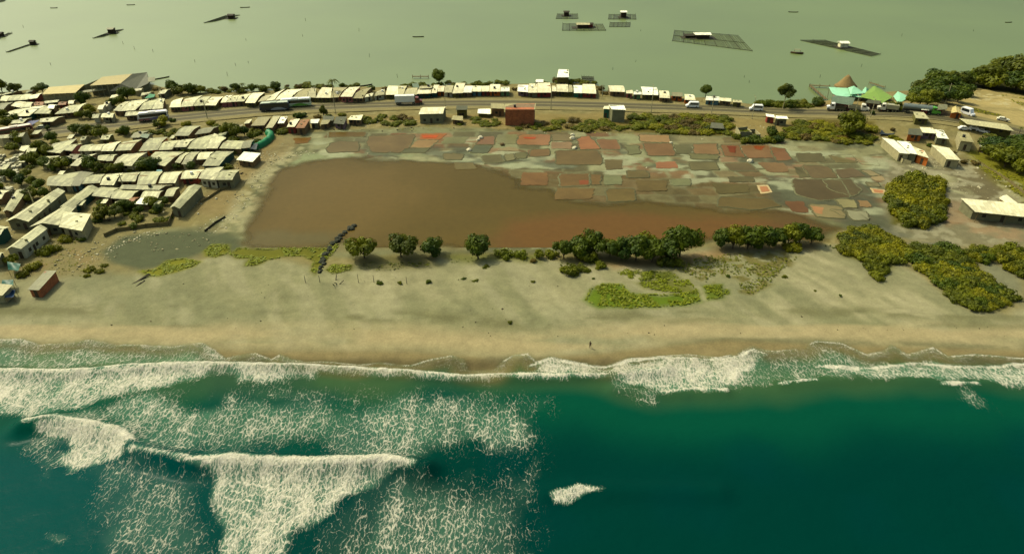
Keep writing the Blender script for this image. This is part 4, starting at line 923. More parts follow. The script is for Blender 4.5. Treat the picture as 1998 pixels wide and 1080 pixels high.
row('the low white row after the white van', 'low white row by the lagoon', [
 ('white','blue',Q(1377,195,1404,196,1403,189,1378,188)),('cream','brown',Q(1405,196,1427,198,1426,192,1405,191)),('pale','olive',Q(1430,199,1448,200,1446,196,1430,195))], h=2.4, rise=.3)
# south verge, middle
house(Q(818,222,864,221,870,209,826,210), 'cream roofed block house with orange panel beside the verge', 'house', 'cream', 'concrete', 4.0, .9, 'lr', name='block_house', inset=0)
row('the shanty group between pond and coaches', 'shanties between pond and coaches', [
 ('beige','brown',Q(490,245,516,244,528,230,504,231)),('pale','brown',Q(519,249,532,248,547,229,533,229)),('white','brown',Q(542,240,554,240,561,230,548,230)),('cream','red',Q(560,247,575,247,585,234,568,235),dict(h=3)),
 ('rusty','brown',Q(577,249,594,249,604,235,587,236),dict(h=3)),('white','concrete',Q(605,240,620,240,624,234,607,235)),('beige','brown',Q(625,243,640,241,645,236,629,236),dict(h=2.3)),('dark','concrete',Q(630,235,650,235,653,229,631,228)),
 ('dark','purple',Q(651,240,671,242,677,230,656,230)),('cream','brown',Q(678,233,704,234,708,226,685,228))], h=2.4, rise=.4, kind='mono')
house(Q(890,214,912,214,912,208,891,208), 'small dark two-storey shack between white sheet and block house', 'shack', 'dark', 'olive', 3.6, .3, 'mono', name='shack', clutter=False)
house(Q(881,233,903,235,903,228,884,227), 'low beige annex shack right of the block house', 'shack', 'beige', 'brown', 2.0, .3, 'mono', name='shack')
house(Q(932,221,957,222,957,213,933,213), 'blinding white flat canopy left of the red brick house', 'canopy', 'white', 'olive', 1.8, .1, 'flat', name='flat_canopy', doors=False, clutter=False)
house(Q(958,211,984,212,984,203,958,202), 'unfinished brown annex behind the red brick house', 'annex', 'beige', 'brown', 3.4, .2, 'flat', name='unfinished_annex', clutter=True)
bh = house(Q(985,213,1043,213,1045,202,986,203), 'tall red brick house with rubble-strewn flat roof by the verge', 'house', 'beige', 'brick', 6.6, .1, 'flat', name='brick_house', inset=-.2, doors=False)
house(Q(1194,213,1221,214,1217,207,1188,206), 'tall grey kiosk with white roof standing by the verge', 'kiosk', 'white', 'concrete', 5.2, .3, 'mono', name='grey_kiosk', inset=-.2, doors=False, clutter=False)
house(Q(1177,212,1193,213,1193,208,1179,208), 'narrow teal shed against the tall grey kiosk', 'shed', 'cream', 'teal', 4.0, .2, 'mono', name='narrow_shed', clutter=False)
house(Q(1386,249,1413,251,1410,242,1388,240), 'low slate roofed shed half hidden in the verge scrub', 'shed', 'slate', 'olive', 1.8, .2, 'mono', name='low_shed', clutter=False)
house(Q(1513,231,1538,232,1535,228,1514,227), 'grey walled hut under a thin white roof by the road', 'hut', 'white', 'concrete', 3.0, .2, 'mono', name='roadside_hut', clutter=False)
house(Q(1496,227,1512,229,1510,225,1494,223), 'red brown stall with white roof edge beside the grey hut', 'stall', 'white', 'red', 2.8, .2, 'mono', name='roadside_stall', clutter=False)
# roofless masonry cells
def cell(q, label, h=2.6):
    P = [G(x, y, h) for x, y in q]; c = sum(P, Vector())/4; root = empty('roofless_cell', (c.x, c.y, 0), 0, label, 'ruin')
    for i in range(4):
        a = P[i]-c; b = P[(i+1) % 4]-c; a.z = b.z = 0; d = (b-a).normalized(); nn = Vector((d.y, -d.x, 0))*.09
        hh = h*RND.uniform(.75, 1.0); v = []
        for z, z2 in ((-.3, -.3), (h, hh)):
            v += [(a-nn)+Vector((0, 0, z)), (b-nn)+Vector((0, 0, z2)), (b+nn)+Vector((0, 0, z2)), (a+nn)+Vector((0, 0, z))]
        MB().add(v, [(3, 2, 1, 0), (4, 5, 6, 7), (0, 1, 5, 4), (1, 2, 6, 5), (2, 3, 7, 6), (3, 0, 4, 7)]).build('wall', WALL['plaster' if i % 2 else 'block'], root)
    return root
cell(Q(1445,257,1467,257,1459,247,1437,247), 'small roofless masonry cell with pale walls on the verge')
cell(Q(1470,262,1484,262,1474,252,1462,252), 'open wedge of pale block wall beside the roofless cell', 1.8)
# right side
row('the huddle between tanker and grey track', 'houses at the right huddle', [
 ('slate','orange',Q(1772,262,1800,264,1798,253,1773,253)),('cream','purple',Q(1800,258,1828,260,1819,251,1795,250)),('white','concrete',Q(1829,268,1851,270,1840,256,1823,254)),
 ('beige','plaster',Q(1875,274,1900,277,1890,262,1868,258),dict(h=3.5)),('white','brown',Q(1912,285,1936,287,1930,280,1913,280)),('pale','olive',Q(1787,230,1813,232,1802,221,1782,220))], rise=.3, kind='mono')
row('the pair of white roofs above the thicket', 'white roofed yard houses', [
 ('white','plaster',Q(1755,297,1774,299,1745,275,1722,271)),('white','concrete',Q(1775,298,1789,300,1775,279,1750,277)),('cream','orange',Q(1790,301,1812,308,1803,296,1780,287)),('cream','plaster',Q(1847,309,1873,311,1852,291,1818,285))], kind='mono', rise=.3, h=3.0, inset=.2)
house(Q(1904,412,2030,425,2015,402,1877,390), 'long cream roofed shed open in front at right edge', 'shed', 'cream', 'concrete', 3.4, .4, 'mono', name='long_shed', posts=True, inset=2.2, clutter=False)
house(Q(1978,405,1990,400,1965,381,1951,387), 'small tilted cream roof behind the long open shed', 'shed', 'cream', 'brown', 2.8, .3, 'nf', name='small_shed', clutter=False)
house(Q(1888,242,1977,255,1962,244,1873,232), 'long thin parking shelter roof beside the far road', 'shelter', 'pale', 'olive', 3.0, .2, 'mono', name='parking_shelter', posts=True, inset=3.0, clutter=False)
house(Q(1828,214,1848,213,1846,204,1832,204), 'small grey domed hut at the foot of the forest', 'hut', 'grey', 'concrete', 2.4, .8, 'lr', name='grey_hut', clutter=False)
house(Q(1856,220,1877,222,1870,209,1858,211), 'sandy orange tent hut at the foot of the bare hill', 'hut', 'yellow', 'orange', 2.2, .6, 'nf', name='sandy_hut', clutter=False)
house(Q(1798,214,1813,215,1811,208,1799,207), 'tiny white and red booth below the forest', 'booth', 'white', 'red', 2.0, .3, 'mono', name='small_booth', clutter=False)
house(Q(-20,577,5,575,24,558,-6,555), 'cream roofed shack with blue tarpaulin at left frame edge', 'shack', 'pale', 'plaster', 2.6, .3, 'mono', name='beach_shack', clutter=False)
# ---- the big halls at the lagoon
def hall():
    root = empty('hall', (0, 0, 0), 0, 'large yellow roofed hall with grey gabled wing by the lagoon', 'hall')
    def slab(name, pts, mat, th=.15, par=None):
        P = [G(x, y, z) for x, y, z in pts]; n = len(P)
        return MB().add([tuple(p) for p in P]+[(p.x, p.y, p.z-th) for p in P], [tuple(range(n)), tuple(range(2*n-1, n-1, -1))]+[(i, (i-1) % n, (i-1) % n+n, i+n) for i in range(n)]).build(name, mat, par or root)
    def wallp(a, b, mat, za, zb):
        A = G(a[0], a[1], za); B_ = G(b[0], b[1], zb)
        d = (B_-A); d.z = 0; nn = Vector((d.y, -d.x, 0)).normalized()*.12
        v = [(A-nn).to_tuple()[:2]+(-.4,), (B_-nn).to_tuple()[:2]+(-.4,), (B_+nn).to_tuple()[:2]+(-.4,), (A+nn).to_tuple()[:2]+(-.4,)]
        v += [(v[0][0], v[0][1], za-.2), (v[1][0], v[1][1], zb-.2), (v[2][0], v[2][1], zb-.2), (v[3][0], v[3][1], za-.2)]
        return MB().add(v, [(3, 2, 1, 0), (4, 5, 6, 7), (0, 1, 5, 4), (1, 2, 6, 5), (2, 3, 7, 6), (3, 0, 4, 7)]).build('wall', mat, root)
    slab('roof', [(82,184,4),(147,181,4),(165,164.5,4.6),(95,170,4.6)], ROOF['yellow'])
    slab('roof', [(175,167,5),(235,163,5),(258,144,5.8),(200,150,5.8)], ROOF['yellow'])
    slab('roof', [(235.5,163.5,4.95),(214,178,2.6),(264,175,2.4),(290,162,3.0),(287,141,4.2),(258.5,144,5.75)], ROOF['slate'])
    slab('canopy', [(289,160,3.4),(303,158,3.4),(302,150,4.2),(288,151,4.2)], ROOF['grey'])
    slab('canopy', [(150,182,2.8),(207,175,2.8),(205,171,3.1),(152,178,3.1)], ROOF['grey'])
    wallp((84,184.6),(147,181.8), WALL['plaster'], 3.4, 3.4); wallp((177,167.5),(233,164), WALL['concrete'], 4.4, 4.4)
    wallp((165,165),(200,151), WALL['concrete'], 3.4, 3.4); wallp((96,170.6),(165,165.4), WALL['concrete'], 4.2, 4.2)
    wallp((200,151),(258,145.4), WALL['concrete'], 5.3, 5.3); wallp((264,174.5),(289,162.6), WALL['concrete'], 2.1, 2.7); wallp((289,162),(286.6,142.4), WALL['concrete'], 2.7, 3.9)
    for i in range(6):
        A = G(84+i*11, 184.2-i*.5, 4); MB().bar((A.x, A.y-.3, 0), (A.x, A.y-.3, 3.9), .16).build('column', M_CONC, root)
        A = G(178+i*10.5, 166.8-i*.6, 5); MB().bar((A.x, A.y-.4, 0), (A.x, A.y-.4, 4.9), .16).build('column', M_CONC, root)
    # put the empty at the base centre of the hall without moving the parts
    o = G(180, 180); root.location = (o.x, o.y, 0)
    for ch in root.children: ch.matrix_parent_inverse = Matrix.Translation((-o.x, -o.y, 0))
hall()
# ---- restaurant canopies on the lagoon
def canopy(pts, mat, label, name, h=3.6, peak=None, ph=1.6):
    P = [G(x, y, h) for x, y in pts]; c = sum(P, Vector())/len(P); root = empty(name, (c.x, c.y, 0), 0, label, 'canopy'); n = len(P)
    L = [p-c for p in P]; th = .08
    k = Vector((0, 0, h+ph)) if peak is None else G(peak[0], peak[1], h+ph)-c; k.z = h+ph
    v = [(p.x, p.y, h) for p in L]+[tuple(k)]+[(p.x, p.y, h-th) for p in L]+[(k.x, k.y, k.z-th)]
    f = []
    for i in range(n):
        j = (i+1) % n; f += [(i, j, n), (j+n+1, i+n+1, 2*n+1), (i, i+n+1, j+n+1, j)]
    MB().add(v, f).build('roof', mat, root)
    for p in L: MB().bar((p.x*.94, p.y*.94, -.8), (p.x*.94, p.y*.94, h-.05), .09).build('post', M_POST, root)
    return root
canopy([(1640,190),(1664,187.5),(1690,192),(1678,182),(1656,172),(1617,170),(1624,182)], ROOF['mint'], 'broad mint canopy at the left of the waterside restaurant', 'broad_canopy', 4.0, (1652,180), .5)
canopy([(1660,184),(1688,182),(1666,167.5),(1655,171)], ROOF['mint'], 'peaked mint canopy just right of the thatched cone', 'peaked_canopy', 5.0, (1664,172), 1.2)
canopy([(1678,189),(1700,194),(1722,201),(1742,189),(1706,167)], ROOF['green'], 'large bright green canopy in the middle of the restaurant', 'large_canopy', 4.6, (1708,176), .7)
canopy([(1680,181),(1690,183),(1696,175),(1688,170)], ROOF['mint'], 'tiny mint canopy tucked behind the large green one', 'tiny_canopy', 4.0)
canopy([(1743,188),(1753,202),(1775,189.5),(1752,178)], ROOF['mint'], 'square mint canopy at the right of the restaurant', 'square_canopy', 4.0, None, .5)
canopy([(1674,188),(1690,197),(1712,194),(1700,186)], ROOF['tealish'], 'dull teal awning below the large green canopy', 'teal_awning', 3.0, None, .4)
house(Q(1622,199,1662,205,1668,192,1625,186), 'restaurant hall with pinkish walls under the mint canopies', 'restaurant', 'tealish', 'pink', 2.9, .2, 'flat', name='restaurant', clutter=False, posts=True)
house(Q(1688,200,1716,203,1720,197,1694,195), 'restaurant kitchen block with brown walls below green canopy', 'kitchen block', 'dark', 'brown', 2.7, .2, 'flat', name='kitchen_block', clutter=False)
def thatch():
    c = G(1650, 168, 3.2); root = empty('thatched_cone', (c.x, c.y, 0), 0, 'tall conical thatched roof behind the mint canopies', 'hut')
    n = 24; v = [(0, 0, 8.4)]; f = []; prof = [(1.2, 7.4), (2.6, 5.6), (4.3, 3.9), (5.0, 3.2), (4.7, 2.9)]
    for r, z in prof:
        for i in range(n):
            t = 2*math.pi*i/n; q = r*(1+RND.uniform(-.04, .04)); v.append((q*math.cos(t), q*math.sin(t)*.9, z+RND.uniform(-.08, .08)))
    for i in range(n): f.append((0, 1+i, 1+(i+1) % n))
    for k in range(len(prof)-1):
        for i in range(n): f.append((1+k*n+i, 1+(k+1)*n+i, 1+(k+1)*n+(i+1) % n, 1+k*n+(i+1) % n))
    mesh_obj('roof', v, f, plain('thatch', S(168, 140, 86), .95, .35, 1.5, bump=.5), root, True)
    for i in range(8):
        t = 2*math.pi*i/8; MB().bar((4.2*math.cos(t), 3.8*math.sin(t), -.8), (4.2*math.cos(t), 3.8*math.sin(t), 3.2), .1).build('post', M_POST, root)
thatch()

# ------------------------------------------------------------------ piers, boats, rafts
def pier(a, b, label, w=1.1, name='pier', z=.5):
    A = G(*a); B_ = G(*b); d = B_-A; ln = d.length; root = empty(name, (A.x, A.y, 0), math.atan2(d.y, d.x), label, 'pier')
    m = MB(); k = 0
    while k < ln: m.box(k, k+.42, -w/2, w/2, z, z+.06); k += .5
    m.box(0, ln, -w/2, -w/2+.08, z-.14, z-.002).box(0, ln, w/2-.08, w/2, z-.14, z-.002); m.build('deck', M_POST, root)
    n = max(2, int(ln/3))
    for i in range(n+1):
        for s in (-1, 1): MB().bar((ln*i/n, s*w/2, -1.2), (ln*i/n, s*w/2, z+.7), .07).build('post', M_POST, root)
pier((1580,168),(1618,170), 'upper trestle walkway reaching left from the restaurant')
pier((1581,169),(1612,196), 'slanting trestle walkway meeting the upper one at its tip')
pier((1697,163),(1725,172), 'narrow plank jetty behind the large green canopy')
pier((805,151),(836,151), 'straight dark jetty beside the lagoon tree')
def canoe(px, py, length, ang, label, group=None):
    p = G(px, py); root = empty('canoe', (p.x, p.y, -.45), ang, label, 'canoe', group)
    n = 12; v = []; f = []
    for i in range(n+1):
        t = i/n*2-1; w = .42*(1-abs(t)**2.6)*(length/7)**.5+.02; zt = .35+.18*t*t; zb = -.12+.3*abs(t)**4; x = t*length/2
        v += [(x, -w, zt), (x, -w*.6, zb), (x, 0, zb-.04), (x, w*.6, zb), (x, w, zt), (x, w*.85, zt-.02), (x, w*.5, zb+.08), (x, -w*.5, zb+.08), (x, -w*.85, zt-.02)]
    for i in range(n):
        for k in range(9): f.append((i*9+k, i*9+(k+1) % 9, (i+1)*9+(k+1) % 9, (i+1)*9+k))
    MB().add(v, f).build('hull', M_DARK2, root)
    for x in (-length*.25, length*.2): MB().box(x-.12, x+.12, -.38, .38, .3, .34).build('bench', M_POST, root)
M_DARK2 = plain('tarred_wood', S(66, 60, 36), .8)
canoe(816, 71, 7, .1, 'small dark canoe out on the open lagoon near centre'); canoe(478, 14, 7, .25, 'dark canoe beyond the upper left fish cage'); canoe(255, 9, 6, .2, 'faint canoe at the top edge left of centre')
canoe(1548, 23, 7, -.1, 'small canoe at the top edge right of centre'); canoe(105, 15, 5, .2, 'tiny canoe near the top left corner'); canoe(312, 152, 9, .75, 'long canoe moored beside the grey gabled hall wing'); canoe(711, 166, 8, .55, 'canoe drawn up behind the pale terrace near the palm')
canoe(1968, 43, 5, 0.1, 'tiny canoe near the top right corner')
M_NET = plain('weathered_pole', S(84, 88, 60), .85); M_NET2 = plain('cage_mesh', S(92, 100, 72), .9)
def raft(corners, nx, ny, huts, label, seed=0, sub=False):
    """pole frame carrying net pens, with its watchman's hut"""
    z0 = -.32 if not sub else -.42
    P = [G(x, y, z0) for x, y in corners]; c = sum(P, Vector())/4; root = empty('fish_cage', (c.x, c.y, z0), 0, label, 'fish cage', 'fish cages moored on the lagoon')
    L = [p-c for p in P]; rr = random.Random(seed)
    def at(u, v_): return (L[0]*(1-u)+L[1]*u)*(1-v_)+(L[3]*(1-u)+L[2]*u)*v_
    m = MB()
    for i in range(nx+1):
        a, b_ = at(i/nx, 0), at(i/nx, 1); m.bar(a+Vector((0, 0, .1)), b_+Vector((0, 0, .12)), .13, 5)
    for j in range(ny+1):
        a, b_ = at(0, j/ny), at(1, j/ny); m.bar(a+Vector((0, 0, .2)), b_+Vector((0, 0, .22)), .13, 5)
    m.build('frame', M_NET, root)
    # net panels: strips woven between the poles
    m = MB()
    for i in range(nx*9):
        if rr.random() < .15: continue
        a, b_ = at((i+.5)/(nx*9), .02), at((i+.5)/(nx*9), .98); m.bar(a+Vector((0, 0, .02)), b_+Vector((0, 0, .02)), .075, 4)
    for j in range(ny*6):
        a, b_ = at(.01, (j+.5)/(ny*6)), at(.99, (j+.5)/(ny*6)); m.bar(a+Vector((0, 0, .06)), b_+Vector((0, 0, .06)), .06, 4)
    m.build('net', M_NET2, root)
    m = MB()
    for i in range(nx+1):
        for j in (0, ny):
            a = at(i/nx, j/ny); m.bar(a+Vector((0, 0, -.6)), a+Vector((0, 0, rr.uniform(.4, 1.1))), .07, 5)
    m.build('stake', M_NET, root)
    for (px, py, w, d, hh, roof, wall) in huts:
        q = G(px, py, z0)-c; x, y = q.x, q.y
        MB().box(x-w/2, x+w/2, y-d/2, y+d/2, .2, hh).build('hut_wall', wall, root)
        MB().add([(x-w*.62, y-d*.7, hh+.02), (x+w*.62, y-d*.7, hh+.02), (x+w*.62, y+d*.7, hh+.02), (x-w*.62, y+d*.7, hh+.02), (x-w*.62, y, hh+.75), (x+w*.62, y, hh+.75)],
                 [(0, 1, 5, 4), (4, 5, 2, 3), (0, 4, 3), (1, 2, 5), (3, 2, 1, 0)]).build('hut_roof', roof, root)
        MB().box(x-w, x+w, y-d*.8, y+d*.8, .05, .19).build('platform', M_DARK2, root)
WD = plain('hut_wood_dark', S(72, 56, 30), .85); RR = ROOF
raft(Q(1085,37,1128,37,1127,28,1087,28), 4, 1, [(1105,31,3.4,3.2,2.6,M_DARK2,WD)], 'small fish cage with brown hut, nearest the top edge', 1)
raft(Q(1097,60,1182,60,1176,48,1098,47), 6, 1, [(1137,54,7,4,2.2,RR['pale'],WD),(1150,53,4,3,2.0,M_DARK2,WALL['red'])], 'fish cage with wide pens and a broad red walled hut', 2)
raft(Q(1187,38,1241,38,1240,29,1188,29), 5, 1, [(1216,34,3.6,3.6,3.6,RR['white'],WD)], 'fish cage whose tall dark hut has a white roof', 3)
raft(Q(1189,53,1229,53,1230,45,1190,45), 5, 1, [], 'low hutless pen floating just below the white roofed hut', 4, True)
raft(Q(1312,80,1468,100,1440,70,1316,60), 7, 2, [(1369,74,8,5,2.4,RR['white'],WD),(1344,73,5,4,1.4,M_DARK2,WD)], 'largest fish cage, long pens and a big pale roofed hut', 5)
raft(Q(1700,110,1718,106,1610,79,1562,79), 2, 7, [(1644,92,4.4,4,2.6,RR['white'],RR['cream'])], 'narrow slanting fish cage with a small white cabin', 6)
raft(Q(398,45,420,42,468,30,440,31), 1, 5, [(452,36,3.6,3.4,2.2,M_DARK2,WD)], 'slanting fish cage with dark hut, upper left of centre', 7)
raft(Q(181,75,202,72,241,58,222,60), 1, 5, [(219,65,3.4,3.0,2.6,RR['grey'],WD)], 'slanting fish cage with grey roofed hut at left', 8)
raft(Q(12,102,20,101,72,84,62,85), 1, 6, [(65,87,2.6,2.2,1.8,M_DARK2,WD)], 'thin faint fish cage near the left edge', 9)
raft(Q(-8,76,0,75,24,65,16,65), 1, 3, [(2,71,3.0,2.6,1.9,M_DARK2,WD)], 'fish cage cut by the left edge of the photo', 10)
raft(Q(-30,12,8,3,16,-4,-10,-2), 1, 3, [], 'pale raft cut off by the top left corner', 11)
raft(Q(1136,166,1160,166,1158,151,1135,150), 5, 4, [], 'grey netted pen standing behind the roadside block', 12)
# canopy boat
p = G(1555, 103); root = empty('covered_boat', (p.x, p.y, -.45), -.25, 'small covered boat floating beside the slanting fish cage', 'boat')
v = []; f = []; n = 12
for i in range(n+1):
    t = i/n*2-1; w = 1.1*(1-abs(t)**3)+.03; x = t*3.4; v += [(x, -w, .7+.25*t*t), (x, -w*.7, -.1), (x, w*.7, -.1), (x, w, .7+.25*t*t)]
for i in range(n):
    for k in range(4): f.append((i*4+k, i*4+(k+1) % 4, (i+1)*4+(k+1) % 4, (i+1)*4+k))
MB().add(v, f).build('hull', plain('boat_hull', S(110, 84, 44), .6), root); MB().box(-1.6, 1.7, -1.0, 1.0, 2.1, 2.2).build('canopy', ROOF['grey'], root)
for x in (-1.5, 1.6):
    for y in (-.9, .9): MB().bar((x, y, .5), (x, y, 2.1), .05).build('post', M_POST, root)
# stilt house and lagoon tree hut
house(Q(1087,150,1110,150,1109,138,1090,138), 'dark stilt house with white roof standing in the lagoon', 'stilt house', 'white', 'olive', 4.6, .5, 'mono', name='stilt_house', posts=True, clutter=False)
house(Q(1045,160,1060,160,1060,156,1046,156), 'small white roofed landing hut behind the roadside block', 'hut', 'white', 'brown', 2.8, .2, 'mono', name='landing_hut', clutter=False)
house(Q(806,170,818,171,816,164,804,164), 'pale green shed by the shore near the jetty', 'shed', 'tealish', 'green', 2.6, .2, 'mono', name='shore_shed', clutter=False)
# loose stakes in the shallows
for i, (x, y) in enumerate([(45,53),(98,125),(262,95),(298,100),(240,85),(480,78),(484,122),(443,146),(460,127),(596,40),(590,70),(776,150),(1240,120),(1196,135),(1370,200),(1452,150),(1462,160),(700,60),(720,110),(380,120),(1250,60),(1600,150),(1680,130),(1900,60),(1760,70)]):
    p = G(x, y); o = MB().bar((0, 0, -1.4), (RND.uniform(-.3, .3), .1, RND.uniform(.5, 1.5)), .09, 5).build('mooring_stake', M_NET)
    o.location = (p.x, p.y, 0); tag(o, 'thin wooden mooring stake standing in the shallow lagoon', 'stake', 'mooring stakes scattered in the lagoon')

# ------------------------------------------------------------------ vegetation
F_DARK = foliage('foliage_dark', (.022, .048, .003, 1), (.082, .108, .001, 1))
F_MID = foliage('foliage_mid', (.046, .060, .002, 1), (.142, .152, .001, 1))
F_YEL = foliage('foliage_yellow', (.084, .090, .002, 1), (.225, .208, .001, 1))
F_BRN = foliage('foliage_dry', (.060, .045, .008, 1), (.17, .12, .02, 1))
F_LIME = foliage('foliage_lime', (.11, .13, .003, 1), (.185, .21, .003, 1))
BARK = plain('bark', (.06, .045, .022, 1), .9)
def leaves(m, c, r, n, rr, size, flat=.75):
    for _ in range(n):
        th = rr.uniform(0, 2*math.pi); u = rr.uniform(-1, 1); q = rr.random()**.33*1.0
        s_ = math.sqrt(1-u*u); d = Vector((s_*math.cos(th), s_*math.sin(th), u*flat)); p = Vector(c)+d*r*q
        nrm = (d+Vector((rr.uniform(-.6, .6), rr.uniform(-.6, .6), rr.uniform(-.1, .9)))).normalized()
        a = nrm.orthogonal().normalized(); b = nrm.cross(a); t = rr.uniform(0, 6.28)
        a, b = a*math.cos(t)+b*math.sin(t), b*math.cos(t)-a*math.sin(t); s = size*rr.uniform(.6, 1.3)
        m.add([p-a*s, p+b*s*.55, p+a*s, p-b*s*.55], [(0, 1, 2, 3)])
def crown_proto(seed, lobes, n, wide=1.0, tall=1.0, leaf=.10, base=.34):
    """crown of unit radius: lobes of small leaf clumps round the limbs"""
    rr = random.Random(seed); m = MB(); tr = MB(); L = []
    for k in range(lobes):
        t = 2*math.pi*k/lobes+rr.uniform(-.4, .4); q = rr.uniform(.15, .72) if k else .05
        z = base+rr.uniform(.12, .62)*tall*(1.15-q*.6); r = rr.uniform(.30, .50)
        c = (q*wide*math.cos(t), q*wide*math.sin(t), z+.12); L.append(c); leaves(m, c, r, n//lobes, rr, leaf)
    for c in L: tr.bar((0, 0, base*.55), (c[0]*.8, c[1]*.8, c[2]-.05), .03, 5, .012)
    tr.bar((0, 0, -.12), (rr.uniform(-.04, .04), 0, base*.75), .06, 6, .04)
    return m, tr
def mesh_of(m, name, mat):
    me = bpy.data.meshes.new(name); me.from_pydata([tuple(p) for p in m.v], [], m.f); me.update(); me.materials.append(mat); return me
PROTO = {}
def protos(key, mat, **kw):
    PROTO[key] = [(mesh_of(a, 'crown', mat), mesh_of(b, 'trunk', BARK)) for a, b in (crown_proto(s+hash_(key), **kw) for s in range(3))]
def hash_(s): return sum(ord(c)*(i+3) for i, c in enumerate(s))
protos('dark', F_DARK, lobes=10, n=2300); protos('mid', F_MID, lobes=9, n=2000); protos('yellow', F_YEL, lobes=9, n=1900, base=.2)
protos('bushdark', F_DARK, lobes=11, n=1900, base=.05, tall=.7, wide=1.1); protos('bushmid', F_MID, lobes=11, n=1800, base=.03, tall=.55, wide=1.15)
protos('bushyel', F_YEL, lobes=11, n=1800, base=.02, tall=.5, wide=1.15); protos('bushdry', F_BRN, lobes=7, n=800, base=.03, tall=.5, wide=1.1)
protos('bushlime', F_LIME, lobes=8, n=900, base=.0, tall=.35, wide=1.2)
TR = random.Random(5)
BUSHES = []; NB = [0]
def tree(px, py, wpx, kind, label, group=None, cat='tree', name=None, hs=1.0):
    """wpx: crown width in the photo's pixels"""
    p, z = Gt(px, py); s = wpx/proj_scale(px, py)/2*1.12
    NB[0] += kind.startswith('bush')
    cm, tm = TR.choice(PROTO[kind]); bush = kind.startswith('bush')
    r = empty(name or ('shrub' if bush else 'tree'), (p.x, p.y, z), TR.uniform(0, 6.28), label, cat if not bush else 'shrub', group)
    k = s*1.0; hh = k*hs*TR.uniform(.9, 1.15)
    c = bpy.data.objects.new('crown', cm); C.objects.link(c); c.parent = r; c.scale = (k, k*TR.uniform(.85, 1.1), hh*1.15)
    t = bpy.data.objects.new('stem' if bush else 'trunk', tm); C.objects.link(t); t.parent = r; t.scale = (k, k, hh*1.15)
    return r
def stand(desc, group, items, cat='tree', word='tree'):
    adj = {'dark': 'dark green', 'mid': 'olive green', 'yellow': 'yellow-green', 'bushdark': 'dark green', 'bushmid': 'olive', 'bushyel': 'yellow-green', 'bushdry': 'dry brown', 'bushlime': 'lime green'}
    items = sorted(items); n = len(items)
    for i, it in enumerate(items):
        x, y, w, k = it[:4]; wd = 'shrub' if k.startswith('bush') else 'tree'
        tree(x, y, w, k, '%s %s, %s %s' % (adj[k], wd, ordn(i, n), desc), group, hs=it[4] if len(it) > 4 else 1.0)
stand('of the mangroves left of the central clump', 'mangroves behind the beach', [(711,503,58,'mid'),(783,501,58,'mid'),(845,500,50,'dark',.85),(933,505,60,'dark'),(1052,503,24,'mid')])
stand('in the dense central mangrove clump', 'central mangrove clump', [(1100,504,44,'dark'),(1128,500,50,'dark'),(1158,496,52,'dark'),(1190,500,46,'mid'),(1212,508,54,'dark'),(1240,509,58,'dark'),(1272,510,60,'dark'),(1300,507,58,'dark'),(1326,499,66,'dark',1.25),(1255,495,50,'mid'),(1145,505,44,'bushmid')])
stand('in the mangrove clump right of centre', 'right mangrove clump', [(1405,481,46,'dark'),(1430,484,52,'mid'),(1458,486,54,'dark'),(1486,484,50,'dark'),(1512,480,40,'dark'),(1537,476,44,'mid'),(1560,474,46,'dark'),(1582,476,42,'dark')])
stand('in front of the central mangroves', 'low shrubs in front of the mangroves', [(1112,533,34,'bushmid'),(1137,528,26,'bushmid'),(1172,522,24,'bushmid'),(1265,540,44,'bushlime',.5),(1230,536,36,'bushlime',.5),(1305,516,38,'bushmid'),(1545,486,34,'bushyel'),(1075,500,26,'bushmid'),(1015,500,30,'bushlime'),(985,500,40,'bushlime'),(1040,512,16,'bushdry')])
def thicket(poly, n, wr, kinds, label, group, seed, hs=1.0, mind=.46):
    rr = random.Random(seed); P = np.array(poly, float); pts = []; tries = 0
    while len(pts) < n and tries < n*60:
        tries += 1; x = rr.uniform(P[:,0].min(), P[:,0].max()); y = rr.uniform(P[:,1].min(), P[:,1].max())
        if not inside(np.array([x]), np.array([y]), P)[0]: continue
        w = rr.uniform(*wr)
        if any(math.hypot(x-a, (y-b)*1.8) < (w+c)*.5*mind for a, b, c in pts): continue
        pts.append((x, y, w))
    for x, y, w in pts:
        k = rr.choice(kinds)
        if k.startswith('bush'): BUSHES.append((w, x, y, k, label, group, hs))
        else: tree(x, y, w, k, label, group, hs=hs)
thicket([(1648,492),(1650,470),(1668,452),(1700,448),(1740,470),(1768,498),(1740,512),(1700,510)], 34, (28, 42), ['bushyel','bushyel','bushmid'], 'yellow-green shrub in the thicket at the head of the pale dune', 'thicket at the head of the pale dune', 1, .75, mind=.42)
thicket([(1690,510),(1730,508),(1725,535),(1712,545),(1695,530)], 7, (22, 32), ['bushmid'], 'olive shrub trailing down the dune below the thicket', 'shrubs trailing down the dune', 2)
thicket([(1768,500),(1800,490),(1865,492),(1885,520),(1930,555),(1968,582),(1940,600),(1900,602),(1868,585),(1835,552),(1790,525)], 62, (30, 46), ['bushmid','bushmid','bushyel','bushdark'], 'olive shrub in the long tongue of bushes running onto the beach', 'tongue of bushes on the beach', 3, .75)
thicket([(1742,425),(1740,380),(1758,358),(1790,352),(1825,362),(1832,400),(1825,436),(1790,446)], 32, (34, 48), ['bushmid','bushyel','bushyel'], 'bush in the rounded thicket between salt pans and grey track', 'rounded thicket by the grey track', 4, .95)
thicket([(1888,492),(1920,486),(1975,492),(1985,505),(1940,512),(1900,508)], 12, (26, 38), ['bushdark','bushmid','bushyel'], 'bush in the small thicket below the long shed', 'thicket below the long shed', 5)
thicket([(1940,532),(1970,526),(2040,520),(2050,560),(1998,550)], 10, (26, 38), ['bushmid','bushyel'], 'bush at the right edge under the long shed', 'bushes at the right edge', 6)
